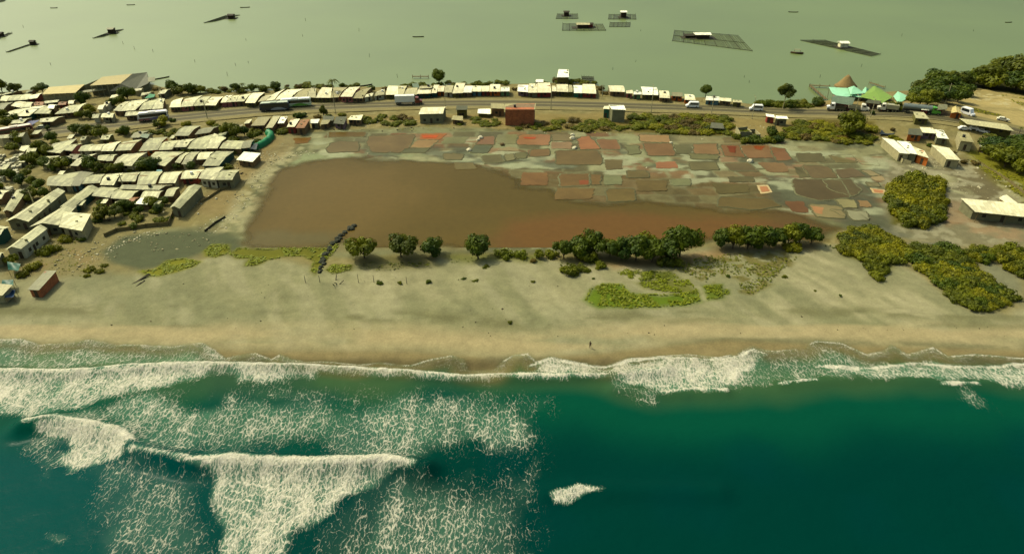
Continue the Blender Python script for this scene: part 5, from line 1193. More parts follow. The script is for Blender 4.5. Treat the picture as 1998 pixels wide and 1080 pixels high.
thicket([(1925,300),(1960,285),(2060,290),(2080,350),(1990,345),(1950,325)], 18, (40, 56), ['dark','mid'], 'dark tree in the grove at the right edge', 'grove at the right edge', 7, .8)
thicket([(1868,204),(1800,206),(1790,190),(1815,172),(1850,165),(1872,175)], 17, (42, 58), ['mid','dark'], 'round tree in the wood beside the bare hill', 'wood beside the bare hill', 8, .75)
thicket([(1868,180),(1870,160),(1915,158),(1925,170),(1900,172)], 9, (40, 52), ['mid','dark'], 'tree on the crest left of the bare hill', 'trees on the hill crest', 9, .7)
thicket([(1915,172),(1925,150),(1998,142),(2100,140),(2120,180),(2010,190),(1960,180)], 20, (50, 68), ['mid','mid','dark'], 'olive green tree in the wood at the top right corner', 'wood at the top right', 10, .75)
thicket([(1772,206),(1795,206),(1795,184),(1782,184)], 6, (24, 32), ['dark','mid'], 'tree between the square mint canopy and the wood', 'trees beside the square canopy', 11, .8)
thicket([(1000,252),(1060,236),(1190,238),(1230,250),(1180,256),(1060,254)], 22, (18, 30), ['bushyel','bushdry','bushmid'], 'low scrub bush between brick house and grey kiosk', 'verge scrub by the brick house', 12, .5)
thicket([(1232,252),(1240,228),(1330,226),(1425,236),(1420,262),(1330,262)], 42, (20, 34), ['bushyel','bushmid','bushdry'], 'low scrub bush on the verge right of the grey kiosk', 'verge scrub right of the kiosk', 13, .55)
thicket([(1530,268),(1545,240),(1600,240),(1695,252),(1700,280),(1600,276)], 36, (22, 36), ['bushyel','bushmid','bushdry'], 'low scrub bush on the verge left of the tanker', 'verge scrub left of the tanker', 14, .55)
thicket([(1430,268),(1435,262),(1500,258),(1530,262),(1525,278),(1450,280)], 9, (18, 28), ['bushmid','bushdark'], 'bush around the roofless masonry cell', 'bushes around the roofless cell', 15, .9)
thicket([(700,240),(745,226),(800,232),(812,245),(760,246)], 11, (18, 28), ['bushyel','bushdry'], 'low scrub bush left of the block house', 'verge scrub left of the block house', 16, .7)
thicket([(1478,202),(1530,204),(1600,205),(1590,210),(1500,210)], 14, (18, 28), ['bushyel','bushmid','bushdark'], 'shoreline bush right of the low white row', 'shoreline bushes by the lagoon', 17, .9)
thicket([(880,245),(980,248),(975,236),(915,232)], 9, (14, 24), ['bushyel','bushdry'], 'dry scrub bush around the white flat canopy', 'scrub around the flat canopy', 18, .6)
for poly, n_, lab, g, sd in (([(335,182),(338,172),(470,174),(560,170),(570,176),(470,182)], 26, 'brownish bush in the shore hedge behind the long roadside line', 'shore hedge behind the long line', 21),
   ([(575,172),(590,166),(700,168),(700,172)], 10, 'brownish bush behind the pale rounded roof', 'bushes behind the rounded roof', 22), ([(735,172),(820,165),(900,162),(1000,163),(1000,167),(820,170)], 16, 'dry bush on the shore behind the middle roadside houses', 'dry bushes behind the middle houses', 23),
   ([(1060,166),(1120,158),(1160,162),(1165,166)], 9, 'dry bush behind the roadside block by the stilt house', 'dry bushes by the stilt house', 24)):
    thicket(poly, n_, (12, 20), ['bushdry','bushdry','bushmid','bushdark'], lab, g, sd, .8)
for poly, n_, lab, g, sd in (([(190,300),(250,296),(430,294),(480,296),(480,299),(250,301)], 12, 'small yard shrub in the lane below the upper terrace', 'yard shrubs below the upper terrace', 31),
   ([(100,330),(200,328),(340,326),(440,326),(450,330),(340,333),(200,338)], 18, 'small yard shrub in the lane below the middle terrace', 'yard shrubs below the middle terrace', 32),
   ([(220,262),(260,256),(330,258),(450,250),(480,252),(450,266),(340,268)], 16, 'scrub shrub on the slope above the upper terrace', 'slope scrub above the upper terrace', 33),
   ([(180,405),(230,400),(330,405),(340,430),(260,440),(200,440)], 16, 'dark shrub in the yards below the ragged row', 'dark shrubs below the ragged row', 34),
   ([(55,300),(130,300),(130,312),(60,330)], 12, 'garden shrub left of the middle terrace', 'garden shrubs left of the middle terrace', 35),
   ([(480,250),(560,250),(560,262),(500,262)], 6, 'scrub shrub below the left shanties', 'scrub below the left shanties', 36)):
    thicket(poly, n_, (12, 22), ['bushmid','bushdark','bushyel','bushdry'], lab, g, sd, .9)
tree(1660,262,52,'mid', 'broad round tree rising from the verge left of the tanker', None, hs=.9)
tt = tree(1527,213,34,'mid', 'tall thin pale-stemmed tree standing alone on the lagoon shore', None, hs=1.0)
for ch in tt.children:
    if ch.name.startswith('crown'): ch.location.z = 4.6
    else: bpy.data.objects.remove(ch)
_m = MB().bar((0, 0, -.2), (.2, 0, 5.6), .22, 7, .14); _m.bar((.2, 0, 4.6), (1.6, .4, 7.2), .1, 5, .05); _m.bar((.2, 0, 4.9), (-1.4, -.3, 7.4), .1, 5, .05); _m.build('trunk', plain('pale_bark', S(190, 180, 130), .9), tt)
tree(1377,187,24,'dark', 'round tree behind the low white row')
tree(857,166,30,'dark', 'dark tree with white scrap in the lagoon by the jetty', hs=1.3)
stand('on the far shore behind the first houses', 'trees on the far left shore', [(5,180,26,'mid'),(30,183,28,'mid'),(84,181,24,'dark'),(70,184,18,'mid'),(-22,182,30,'mid')])
stand('around the yellow hall', 'trees around the yellow hall', [(165,205,28,'dark'),(250,195,30,'dark'),(222,209,20,'dark'),(238,203,20,'mid'),(305,176,14,'bushdry'),(318,178,12,'bushdry')])
stand('on the shore behind the long roadside line', 'shore trees behind the roadside line', [(338,180,26,'dark'),(356,184,26,'mid'),(374,184,24,'dark'),(392,182,20,'mid'),(408,180,14,'bushdry'),(440,178,18,'bushdry'),(462,180,20,'dark'),(494,179,20,'dark'),(515,179,16,'dark'),(540,178,24,'dark'),(560,170,12,'bushdry'),(582,172,18,'bushdry'),(632,172,16,'bushdry'),(668,173,14,'dark'),(726,180,14,'dark'),(752,176,14,'bushdry')])
stand('on the shore behind the roadside block', 'shore bushes behind the roadside block', [(885,166,12,'bushdry'),(930,166,10,'dark'),(968,166,8,'dark'),(1003,176,12,'bushdry'),(1100,162,26,'dark'),(1085,160,18,'bushdry'),(1172,176,18,'bushdry'),(1178,184,16,'bushdry'),(1142,166,12,'bushdry')])
stand('between far verge and first houses', 'trees along the far left verge', [(8,236,26,'mid'),(30,240,20,'dark'),(16,250,26,'mid'),(178,222,26,'yellow'),(160,232,22,'mid'),(176,232,18,'mid'),(143,226,12,'bushmid')])
stand('under the road verge at left', 'trees under the left road verge', [(150,262,24,'dark'),(172,268,32,'mid'),(198,272,32,'mid'),(182,258,20,'dark'),(246,264,22,'dark'),(232,262,12,'mid'),(318,247,30,'yellow'),(308,250,18,'mid'),(336,238,14,'bushdark'),(364,244,18,'bushyel'),(411,243,20,'bushyel'),(94,255,12,'dark')])
stand('at the left below the road bend', 'trees below the road bend', [(38,285,30,'mid'),(60,270,26,'bushdry',1.4),(104,278,24,'dark'),(112,284,18,'mid'),(30,296,26,'mid'),(80,300,26,'mid'),(95,304,28,'mid'),(84,290,20,'dark')])
stand('of the garden trees behind the middle terrace', 'trees behind the middle terrace', [(60,322,26,'mid'),(70,312,20,'mid'),(92,328,28,'dark'),(120,332,38,'mid'),(134,328,26,'dark'),(108,334,20,'dark'),(180,332,36,'dark'),(196,336,24,'mid'),(212,333,20,'mid')])
stand('in the yards below the middle terrace', 'trees in the yards below the middle terrace', [(236,336,24,'mid'),(222,336,20,'mid'),(286,333,34,'dark'),(300,332,34,'dark'),(316,325,22,'yellow'),(346,330,14,'dark'),(375,332,20,'dark'),(276,334,20,'mid'),(410,332,16,'bushdark')])
stand('in the dark garden at the left edge', 'trees in the left garden', [(22,352,30,'dark'),(42,362,26,'dark'),(64,362,26,'mid'),(80,372,28,'dark'),(66,388,30,'mid'),(88,385,26,'dark'),(2,372,22,'mid'),(-6,420,30,'dark'),(52,346,20,'mid'),(56,395,20,'mid')])
stand('in the hollow below the ragged row', 'trees in the hollow below the ragged row', [(205,428,38,'yellow'),(225,424,34,'mid'),(242,412,28,'dark'),(256,410,26,'dark'),(300,404,32,'mid'),(312,416,22,'dark'),(322,400,20,'dark'),(198,404,18,'dark'),(275,418,20,'dark'),(330,428,12,'bushdark'),(262,445,20,'bushdark'),(190,432,18,'bushdark'),(160,470,14,'bushdark')])
stand('by the dark ends of the diagonal lane', 'shrubs by the diagonal lane', [(28,515,24,'mid'),(92,494,30,'bushmid'),(108,488,24,'bushyel'),(64,525,26,'bushyel'),(74,518,20,'bushyel'),(58,474,22,'mid'),(130,470,26,'bushyel'),(44,538,20,'bushyel'),(176,528,20,'bushyel'),(195,532,18,'bushyel'),(170,540,12,'bushyel'),(96,408,14,'bushdark'),(76,420,12,'bushdark'),(205,520,14,'bushyel')])
stand('between upper terrace and shanties', 'trees between upper terrace and shanties', [(446,262,26,'mid'),(462,268,32,'mid'),(478,266,24,'dark'),(494,274,22,'mid'),(456,276,20,'bushmid'),(506,280,16,'bushdark'),(434,262,16,'bushdark'),(487,288,14,'bushdark')])
stand('along the verge above the shanties', 'verge plants above the shanties', [(583,230,20,'bushdark'),(592,228,16,'bushdark'),(632,228,16,'mid',1.8),(640,232,18,'bushdark'),(620,230,16,'bushdry'),(668,226,14,'bushyel'),(715,234,18,'bushmid')])
stand('in the right huddle', 'trees in the right huddle', [(1752,276,18,'bushyel'),(1742,270,16,'bushyel'),(1812,285,12,'bushdark'),(1795,316,16,'bushdry'),(1860,300,12,'bushdry'),(1880,318,14,'bushdry'),(1740,255,12,'bushdry'),(1900,320,18,'bushdry'),(1640,212,14,'bushdry'),(1702,224,10,'dark'),(1735,214,20,'mid'),(1750,216,20,'mid')])
# palms
def palm_meshes(seed):
    rr = random.Random(seed); m = MB(); t = MB(); prev = None
    for i in range(7):
        a = Vector((.35*(i/6)**2, 0, i)); 
        if prev is not None: t.bar(prev, a, .20-.012*i, 7, .19-.012*i)
        prev = a
    top = Vector((.35, 0, 6.0))
    for k in range(18):
        az = 2*math.pi*k/18+rr.uniform(-.15, .15); up = rr.uniform(.2, 1.0); L = rr.uniform(2.0, 2.7); pp = None
        for i in range(8):
            s = i/7; r = L*s; z = up*s*1.6-1.9*s*s*1.1; p = top+Vector((r*math.cos(az), r*math.sin(az), z))
            if pp is not None:
                d = (p-pp).normalized(); side = Vector((-math.sin(az), math.cos(az), 0)); w = .42*(1-s*.75)
                for sg in (-1, 1):
                    m.add([pp, pp+side*sg*w+d*.25-Vector((0, 0, .14)), pp+side*sg*w*.9+d*.42-Vector((0, 0, .16)), p], [(0, 1, 2, 3)])
            pp = p
    return mesh_of(m, 'fronds', F_MID), mesh_of(t, 'trunk', BARK)
PM = [palm_meshes(s) for s in (1, 2)]
for i, (x, y, hpx, lab) in enumerate([(651,190,40,'tallest palm behind the pale rounded roof by the road'),(603,180,22,'palm left of the tallest one behind the roadside line'),(476,182,22,'spiky palm above the roofs left of the coaches'),
      (729,180,13,'small dark palm beside the drawn-up canoe'),(1917,282,26,'thin palm left of the pair by the parking shelter'),(1930,284,26,'thin palm right of the pair by the parking shelter'),(1988,262,16,'small palm at the far end of the parking shelter')]):
    p, z = Gt(x, y); s = hpx/proj_scale(x, y)/7.2; r = empty('palm_tree', (p.x, p.y, z), i*1.3, lab, 'palm', None)
    for nm, me in zip(('fronds', 'trunk'), PM[i % 2]):
        o = bpy.data.objects.new(nm, me); C.objects.link(o); o.parent = r; o.scale = (s, s, s)
# creeping ground cover: nobody could count it
def cover(polys, n, mat, label, size=.28, seed=3, hmax=.24, name='ground_cover'):
    rr = random.Random(seed); m = MB()
    for poly in polys:
        P = g2(poly); lo = P.min(0); hi = P.max(0); area = (hi-lo).prod(); k = int(n*area)
        xs_ = np.array([rr.uniform(lo[0], hi[0]) for _ in range(k)]); ys_ = np.array([rr.uniform(lo[1], hi[1]) for _ in range(k)])
        ins = inside(xs_, ys_, P); d = seg_dist(xs_, ys_, P, True); nz = vnoise(xs_, ys_, 4.0, seed)
        for x, y, i_, dd_, q in zip(xs_, ys_, ins, d, nz):
            if not i_ or (q < .40 and dd_ > .5) or dd_ < q*1.2-.3: continue
            z = float(np.interp(0, [0, 1], [0, 0])); s = size*rr.uniform(.6, 1.5); zt = rr.uniform(.12, hmax)+ZAT(x, y)
            nrm = Vector((rr.uniform(-.5, .5), rr.uniform(-.5, .5), 1)).normalized(); a = nrm.orthogonal().normalized(); b = nrm.cross(a); t = rr.uniform(0, 6.28)
            a, b = a*math.cos(t)+b*math.sin(t), b*math.cos(t)-a*math.sin(t); p = Vector((x, y, zt))
            m.add([p-a*s, p+b*s*.7, p+a*s, p-b*s*.7], [(0, 1, 2, 3)])
    o = mesh_obj(name, m.v, m.f, mat); return tag(o, label, 'ground cover', kind='stuff')
def ZAT(x, y):
    i = min(len(xs)-1, max(0, int((x-xs[0])/.62))); j = int(np.searchsorted(ys, y)); j = min(len(ys)-1, max(0, j)); return float(Z[j, i])
cover([[(272,528),(300,526),(325,508),(360,504),(395,510),(380,520),(340,532),(310,541),(290,538)],[(395,490),(415,476),(447,476),(450,492),(420,504),(400,500)],
       [(445,496),(465,483),(520,486),(560,482),(635,483),(640,498),(628,520),(616,540),(605,530),(610,510),(590,500),(560,500),(520,508),(500,518),(476,520),(485,505),(460,505)],
       [(632,528),(650,516),(690,516),(688,528),(650,537)],[(620,500),(650,470),(665,478),(640,510)]], 8.0, F_LIME, 'bright lime creeper along the seaward edge of the grey pan', .30, 3)
cover([[(1140,585),(1150,565),(1180,552),(1215,556),(1230,572),(1290,578),(1360,568),(1369,590),(1330,600),(1240,602),(1170,600)],[(1240,555),(1290,542),(1345,548),(1365,575),(1290,572),(1255,566)],
       [(1368,560),(1410,556),(1412,585),(1380,588)],[(1410,566),(1424,566),(1424,578),(1410,578)]], 7.5, F_LIME, 'lime green creeper spreading over the upper beach right of centre', .30, 4)
cover([[(1300,520),(1360,500),(1540,486),(1560,500),(1500,560),(1470,576),(1440,570),(1440,545),(1400,535),(1380,555),(1330,530)],[(1270,530),(1310,528),(1330,545),(1290,548)]], 2.6, F_MID, 'sparse olive creeper patchwork beside the bare dune', .28, 5)
cover([[(700,512),(840,510),(850,522),(760,528),(700,525)],[(865,505),(1050,500),(1050,512),(980,506),(880,515)],[(1090,512),(1125,510),(1130,530),(1100,530)],[(1600,480),(1660,470),(1720,500),(1690,500),(1640,490)]], 2.6, F_MID, 'thin grass and creeper at the foot of the mangroves', .25, 6)
cover([[(60,500),(130,480),(200,500),(230,520),(160,545),(90,530)],[(90,455),(170,460),(150,480),(80,478)]], .9, F_YEL, 'patchy weeds below the diagonal lane houses', .25, 7)
cover([[(1880,312),(1920,316),(2000,345),(2080,400),(2000,392),(1930,345)],[(1870,226),(1900,228),(1948,240),(1920,243),(1880,236)],[(1950,185),(2000,192),(2060,225),(2000,215)]], 2.2, F_YEL, 'yellow-green grass bank in front of the right grove', .34, 8, name='grass')
cover([[(700,250),(820,236),(1000,250),(1420,262),(1420,268),(1000,256),(820,256)],[(1430,262),(1720,268),(1720,278),(1430,275)],[(540,236),(700,226),(820,228),(820,238),(700,240)]], .25, F_YEL, 'dusty weeds scattered along the south verge', .3, 9)
# ------------------------------------------------------------------ rubble, litter, driftwood
def rubble(polys, n, mat, label, smin, smax, seed, name='litter'):
    rr = random.Random(seed); m = MB()
    for poly in polys:
        P = g2(poly); lo = P.min(0); hi = P.max(0); k = int(n*(hi-lo).prod())
        for _ in range(k):
            x, y = rr.uniform(lo[0], hi[0]), rr.uniform(lo[1], hi[1])
            if not inside(np.array([x]), np.array([y]), P)[0] or vnoise(np.array([x]), np.array([y]), 5, seed)[0] < .42: continue
            s = smin+(smax-smin)*rr.random()**3; t = rr.uniform(0, 3.14); ct, st = math.cos(t), math.sin(t); a, b, h = s*rr.uniform(.5, 1.2), s*rr.uniform(.3, .9), s*rr.uniform(.15, .7); z = ZAT(x, y)
            c = [(-a, -b), (a, -b*.8), (a*.9, b), (-a*.8, b*.9)]
            v = [(x+u*ct-w*st, y+u*st+w*ct, z-.1) for u, w in c]+[(x+(u*ct-w*st)*.7, y+(u*st+w*ct)*.7, z+h*rr.uniform(.7, 1.3)) for u, w in c]
            m.add(v, [(4, 5, 6, 7), (0, 1, 5, 4), (1, 2, 6, 5), (2, 3, 7, 6), (3, 0, 4, 7)])
    o = mesh_obj(name, m.v, m.f, mat); return tag(o, label, 'litter', kind='stuff')
LP = plain('litter_pale', S(235, 225, 180), .8, .4, 2); LD = plain('litter_dark', S(84, 74, 44), .9, .4, 2); LG = plain('rubble_grey', S(170, 162, 116), .9, .35, 1.5)
rubble([[(130,500),(200,475),(290,452),(340,440),(330,456),(240,480),(170,520)],[(380,450),(440,410),(480,370),(510,330),(530,335),(505,370),(480,410),(440,450),(400,462)],[(500,300),(560,285),(620,300),(560,310),(520,325)]], .85, LP, 'pale rubbish strewn along the shore of the brown pond', .12, .45, 1)
rubble([[(60,470),(200,450),(300,440),(250,500),(120,540)],[(430,400),(520,300),(560,270),(530,330),(480,400)],[(250,470),(330,450),(440,470),(430,480),(300,490)]], .35, LG, 'grey rubble and broken block on the village edge', .15, .6, 2)
rubble([[(0,300),(60,300),(60,385),(0,385)],[(0,405),(180,300),(420,260),(520,250),(480,400),(200,460),(0,520)]], .10, LP, 'pale scraps between the village houses', .15, .6, 3)
rubble([[(0,300),(420,255),(520,260),(480,380),(200,450),(0,500)],[(540,235),(820,228),(1000,240),(1000,252),(560,262)]], .06, LD, 'dark scrap and firewood between the village houses', .15, .6, 4)
rubble([[(700,250),(820,245),(1000,250),(1420,262),(1560,272),(1730,285),(1730,270),(1420,240),(1000,228),(700,235)]], .13, LP, 'pale scraps on the south verge', .1, .45, 5)
rubble([[(1740,300),(1870,300),(1960,350),(1998,395),(1900,400),(1850,380),(1760,350)],[(1890,290),(1960,320),(1950,350),(1900,320)]], .2, LP, 'pale scraps on the right yard and its earth bank', .12, .6, 6)
rubble([[(150,545),(900,530),(1500,600),(1990,640),(1990,655),(1000,650),(0,640),(0,600)]], .035, LD, 'driftwood scraps and stones on the open beach', .08, .3, 7)
rubble([[(470,484),(640,478),(640,486),(470,490)],[(560,300),(760,302),(900,310),(1000,330),(1000,318),(760,296),(560,292)],[(1180,340),(1250,345),(1320,330),(1300,318),(1200,330)],[(1000,255),(1240,258),(1400,268),(1400,275),(1200,266),(1000,262)]], .06, LP, 'white salt lumps along the pond banks', .1, .4, 8, 'salt_lumps')
rubble([[(-50,618),(600,636),(1000,650),(1998,632),(1998,640),(1000,657),(600,642),(-50,624)]], .35, LD, 'dark tide wrack left along the upper beach line', .06, .22, 9, 'tide_wrack')
ROCK = plain('dark_rock', S(58, 62, 44), .9, .35, 1.2, bump=.4)
def boulder(px, py, s, label, group, mat=ROCK, name='boulder', cat='boulder', zs=.75):
    rr = random.Random(int(px*7+py)); bm = bmesh.new(); bmesh.ops.create_icosphere(bm, subdivisions=2, radius=1)
    for v in bm.verts: v.co *= rr.uniform(.8, 1.15)
    for v in bm.verts: v.co.x *= s*1.15; v.co.y *= s; v.co.z *= s*zs
    me = bpy.data.meshes.new(name); bm.to_mesh(me); bm.free(); me.materials.append(mat); p, z = Gt(px, py); o = bpy.data.objects.new(name, me); C.objects.link(o)
    o.location = (p.x, p.y, ZAT(p.x, p.y)+s*.25); o.rotation_euler = (0, 0, rr.uniform(0, 6)); return tag(o, label, cat, group)
rr = random.Random(3)
for t in np.linspace(0, 1, 34):
    pts = [(626,532),(632,505),(645,480),(662,462),(682,448),(690,440)]; u = t*5; i = min(4, int(u)); f_ = u-i
    x = pts[i][0]*(1-f_)+pts[i+1][0]*f_; y = pts[i][1]*(1-f_)+pts[i+1][1]*f_
    boulder(x+rr.uniform(-4, 4), y+rr.uniform(-2, 2), rr.uniform(.35, .8), 'dark boulder in the curved stone groyne at the pond corner', 'stones of the curved groyne')
for i, (x, y, s, lab) in enumerate([(938,270,1.0,'white salt heap left of the pink square pan'),(933,274,.7,'small white salt heap just below the larger one'),(915,294,.9,'white salt heap left of the blue-grey pan'),(1117,271,1.0,'white salt heap between pale pans and salmon pan'),
      (1121,290,.9,'white salt heap at the lower corner of the salmon pan'),(1309,279,.6,'small salt heap at the corner of the peach pan'),(1463,316,1.1,'pale salt heap at the crossing of the banks'),(980,283,.9,'round brown mud heap beside the blue-grey pan'),(1117,264,.8,'grey salt heap above the pale pans')]):
    boulder(x, y, s, lab, None, plain('heap_mud', S(110, 90, 50), .9) if i == 7 else plain('salt_white', S(238, 230, 190), .8), 'salt_heap', 'salt heap', .8)
def stick(px, py, l, tilt, az, label, group=None, name='driftwood_post', r=.09):
    p, z = Gt(px, py); d = Vector((math.sin(tilt)*math.cos(az), math.sin(tilt)*math.sin(az), math.cos(tilt))); o = MB().bar((0, 0, -.3), d*l, r, 6, r*.6).build(name, M_DARK2)
    o.location = (p.x, p.y, ZAT(p.x, p.y)); return tag(o, label, 'post' if name.endswith('post') else 'driftwood', group)
for i, (x, y) in enumerate([(597,555),(625,554),(700,553),(730,552),(794,553)]): stick(x, y, 2.0+.3*(i == 2), .12, 2, '%s in the row of old posts across the upper beach' % (ORD[i]+' post from the left'), 'old posts on the upper beach')
for x, y in ((652,556),(658,553),(655,550),(660,556)): stick(x, y, 1.8, 1.0, x, 'dark driftwood branch in the heap among the beach posts', 'driftwood heap among the posts', 'driftwood_branch', .13)
for i, (x, y, l) in enumerate([(255,553,5.0),(268,546,3.2),(262,558,2.0),(272,553,1.6)]): stick(x, y, l, 1.45, .9+.1*i, '%s of the grey timbers lying below the lime creeper' % ordn(i, 4).replace('from the left', 'timber'), 'grey timbers on the sand', 'driftwood_timber', .28)
for i, (x, y, w) in enumerate([(741,555,14),(780,553,10),(836,551,12),(928,550,12),(905,546,10),(1040,550,8),(1158,545,8),(948,523,14),(1505,603,0),(1590,568,6),(1420,540,10),(1530,542,12),(1640,577,6),(995,630,10)]):
    if w: tree(x, y, w, 'bushmid' if i % 2 else 'bushdark', 'small tuft of shrub alone on the open sand', 'lone tufts on the open sand')

# the 300 widest shrubs stand as things; the smallest of the scrub is one mass
BUSHES.sort(key=lambda t: -t[0]); keep = max(0, 292-NB[0])
for w, x, y, k, label, group, hs in BUSHES[:keep]: tree(x, y, w, k, label, group, hs=hs)
VV = []; off = 0; FF = []; 
for w, x, y, k, label, group, hs in BUSHES[keep:]:
    me = TR.choice(PROTO[k])[0]; n = len(me.vertices); co = np.empty(n*3, np.float32); me.vertices.foreach_get('co', co); co = co.reshape(-1, 3)
    p, z = Gt(x, y); s_ = w/proj_scale(x, y)/2*1.12; a = TR.uniform(0, 6.28); R2_ = np.array([[math.cos(a), math.sin(a), 0], [-math.sin(a), math.cos(a), 0], [0, 0, hs*1.1]]); co = (co*s_) @ R2_ + np.array([p.x, p.y, z])
    VV.append(co); m_ = len(me.polygons)*4; q = np.empty(m_, np.int32); me.polygons.foreach_get('vertices', q); FF.append(q+off); off += n
if VV:
    co = np.concatenate(VV).astype(np.float32); q = np.concatenate(FF); me = bpy.data.meshes.new('scrub'); me.vertices.add(len(co)); me.vertices.foreach_set('co', co.ravel()); me.loops.add(len(q)); me.loops.foreach_set('vertex_index', q)
    me.polygons.add(len(q)//4); me.polygons.foreach_set('loop_start', np.arange(0, len(q), 4, dtype=np.int32)); me.polygons.foreach_set('loop_total', np.full(len(q)//4, 4, dtype=np.int32)); me.update(calc_edges=True); me.materials.append(F_MID)
    o = bpy.data.objects.new('scrub', me); C.objects.link(o); tag(o, 'small olive scrub scattered along lanes, verges and shore', 'scrub', kind='stuff')

# ------------------------------------------------------------------ vehicles
def wheel(parent, x, y, r=.5, w=.28):
    m = MB(); m.bar((x, y-w/2, r), (x, y+w/2, r), r, 14); o = m.build('wheel', M_TIRE, parent)
    MB().bar((x, y-w/2-.015, r), (x, y+w/2+.015, r), r*.5, 10).build('rim', M_CONC, o)
def paint_m(c, k=1.0): return plain('paint_%d_%d_%d' % tuple(c), S(*c, k*1.35), .35, .08, .6, spec=.5)
def band(parent, name, x0, x1, z0, z1, hw, mat, both=True):
    for s in ((-1, 1) if both else (-1,)):
        y = s*hw; MB().box(x0, x1, min(y, y+s*.03), max(y, y+s*.03), z0, z1).build(name, mat, parent)
def place(px, off, flip=False): 
    p, a = road_at(px, off); return (p.x, p.y, p.z), a+(math.pi if flip else 0)
def coach(px, off, flip, L, roofc, bodyc, lowc, label, swoosh=None):
    loc, a = place(px, off, flip); r = empty('coach', loc, a, label, 'bus', 'coaches on the road')
    h = 3.5; hw = 1.28; x0, x1 = -L/2, L/2
    MB().prism([(x0,.45),(x1-.15,.45),(x1,.8),(x1-.05,1.6),(x1-.45,h-.35),(x1-.8,h-.12),(x0+.35,h-.12),(x0+.05,h-.4),(x0,1.2)], -hw, hw).build('body', paint_m(bodyc), r, bevel=.06)
    MB().prism([(x0+.3,h-.14),(x1-.75,h-.14),(x1-1.1,h+.06),(x0+.6,h+.06)], -hw+.08, hw-.08).build('roof', paint_m(roofc), r)
    MB().box(-1.2, 1.4, -.8, .8, h+.07, h+.28).build('roof_unit', paint_m(roofc), r)
    band(r, 'side_window', x0+.5, x1-.9, 1.75, 2.95, hw, M_GLASS); band(r, 'lower_panel', x0+.2, x1-.3, .55, 1.35, hw, paint_m(lowc))
    if swoosh:
        for s in (-1, 1):
            n = 14; v = []; 
            for i in range(n+1):
                t = i/n; x = x0+.8+t*(L*.55); z = .6+1.05*math.sin(t*math.pi*.9); v += [(x, s*(hw+.045), .58), (x, s*(hw+.045), z)]
            f = [(2*i, 2*i+2, 2*i+3, 2*i+1) for i in range(n)]; MB().add(v, f).build('painted_arc', paint_m(swoosh), r)
    MB().add([(x1+.02,-1.1,1.35),(x1+.02,1.1,1.35),(x1-.40,1.1,3.0),(x1-.40,-1.1,3.0)], [(0,1,2,3)]).build('windscreen', M_GLASS, r)
    MB().box(x0-.03, x0, -1.05, 1.05, 1.9, 2.9).build('rear_window', M_GLASS, r)
    for x in (x0+2.0, x1-2.4):
        for y in (-hw+.1, hw-.1): wheel(r, x, y)
    return r
coach(301, .05, True, 11.4, (255,250,240), (238,232,215), (150,90,80), 'white roofed coach with blue and maroon sides at the left bend', (112,110,138))
coach(537, -.30, True, 12.0, (190,200,170), (40,52,62), (34,44,54), 'dark blue coach with pale roof in the near lane', (150,160,165))
coach(578, .42, True, 13.0, (250,252,240), (225,235,205), (190,215,165), 'white and green coach overtaking behind the dark coach', (104,168,52))
coach(34, .3, True, 11.5, (230,215,190), (150,72,62), (120,54,48), 'maroon coach leaving at the left edge of the road')
def van(px, off, flip, label, c=(250,250,238), cat='van', L=5.4, h=2.5, name='van', group=None, loc=None):
    l, a = place(px, off, flip) if loc is None else loc; r = empty(name, l, a, label, cat, group); hw = .98; x0, x1 = -L/2, L/2
    MB().prism([(x0,.35),(x1,.35),(x1+.03,.95),(x1-.75,1.25),(x1-1.45,h-.12),(x1-1.8,h),(x0+.25,h),(x0,h-.25)], -hw, hw).build('body', paint_m(c), r, bevel=.07)
    band(r, 'side_window', x0+.35, x1-1.6, 1.4, h-.35, hw, M_GLASS)
    MB().add([(x1-.78,-.85,1.3),(x1-.78,.85,1.3),(x1-1.44,.8,h-.2),(x1-1.44,-.8,h-.2)], [(0,1,2,3)]).build('windscreen', M_GLASS, r)
    MB().box(x1+.01, x1+.06, -.85, -.55, .7, .95).build('headlight', M_WHITE, r); MB().box(x1+.01, x1+.06, .55, .85, .7, .95).build('headlight', M_WHITE, r)
    for x in (x0+.95, x1-1.0):
        for y in (-hw+.08, hw-.08): wheel(r, x, y, .36, .22)
    return r
van(1350, .1, True, 'white van on the road behind the last roadside hut'); van(1474, -.05, True, 'white van passing the tall thin tree on the shore')
def car(x, y, ang, label, c, group=None, z=0, L=4.3, lift=0):
    p, zz = Gt(x, y); r = empty('parked_car', (p.x, p.y, ZAT(p.x, p.y)+lift), ang, label, 'car', group); hw = .86; x0, x1 = -L/2, L/2
    MB().prism([(x0,.3),(x1,.3),(x1+.02,.72),(x1-.9,.92),(x0+.05,.95)], -hw, hw).build('body', paint_m(c), r, bevel=.06)
    MB().prism([(x0+.35,.93),(x1-1.15,.91),(x1-1.85,1.42),(x0+.9,1.44)], -hw+.1, hw-.1).build('cabin', paint_m(c), r, bevel=.05)
    band(r, 'side_window', x0+.85, x1-1.65, 1.0, 1.32, hw-.10, M_GLASS)
    MB().add([(x1-1.17,-.7,.97),(x1-1.17,.7,.97),(x1-1.80,.65,1.39),(x1-1.80,-.65,1.39)], [(0,1,2,3)]).build('windscreen', M_GLASS, r)
    for xx in (x0+.8, x1-.85):
        for yy in (-hw+.06, hw-.06): wheel(r, xx, yy, .31, .2)
    return r
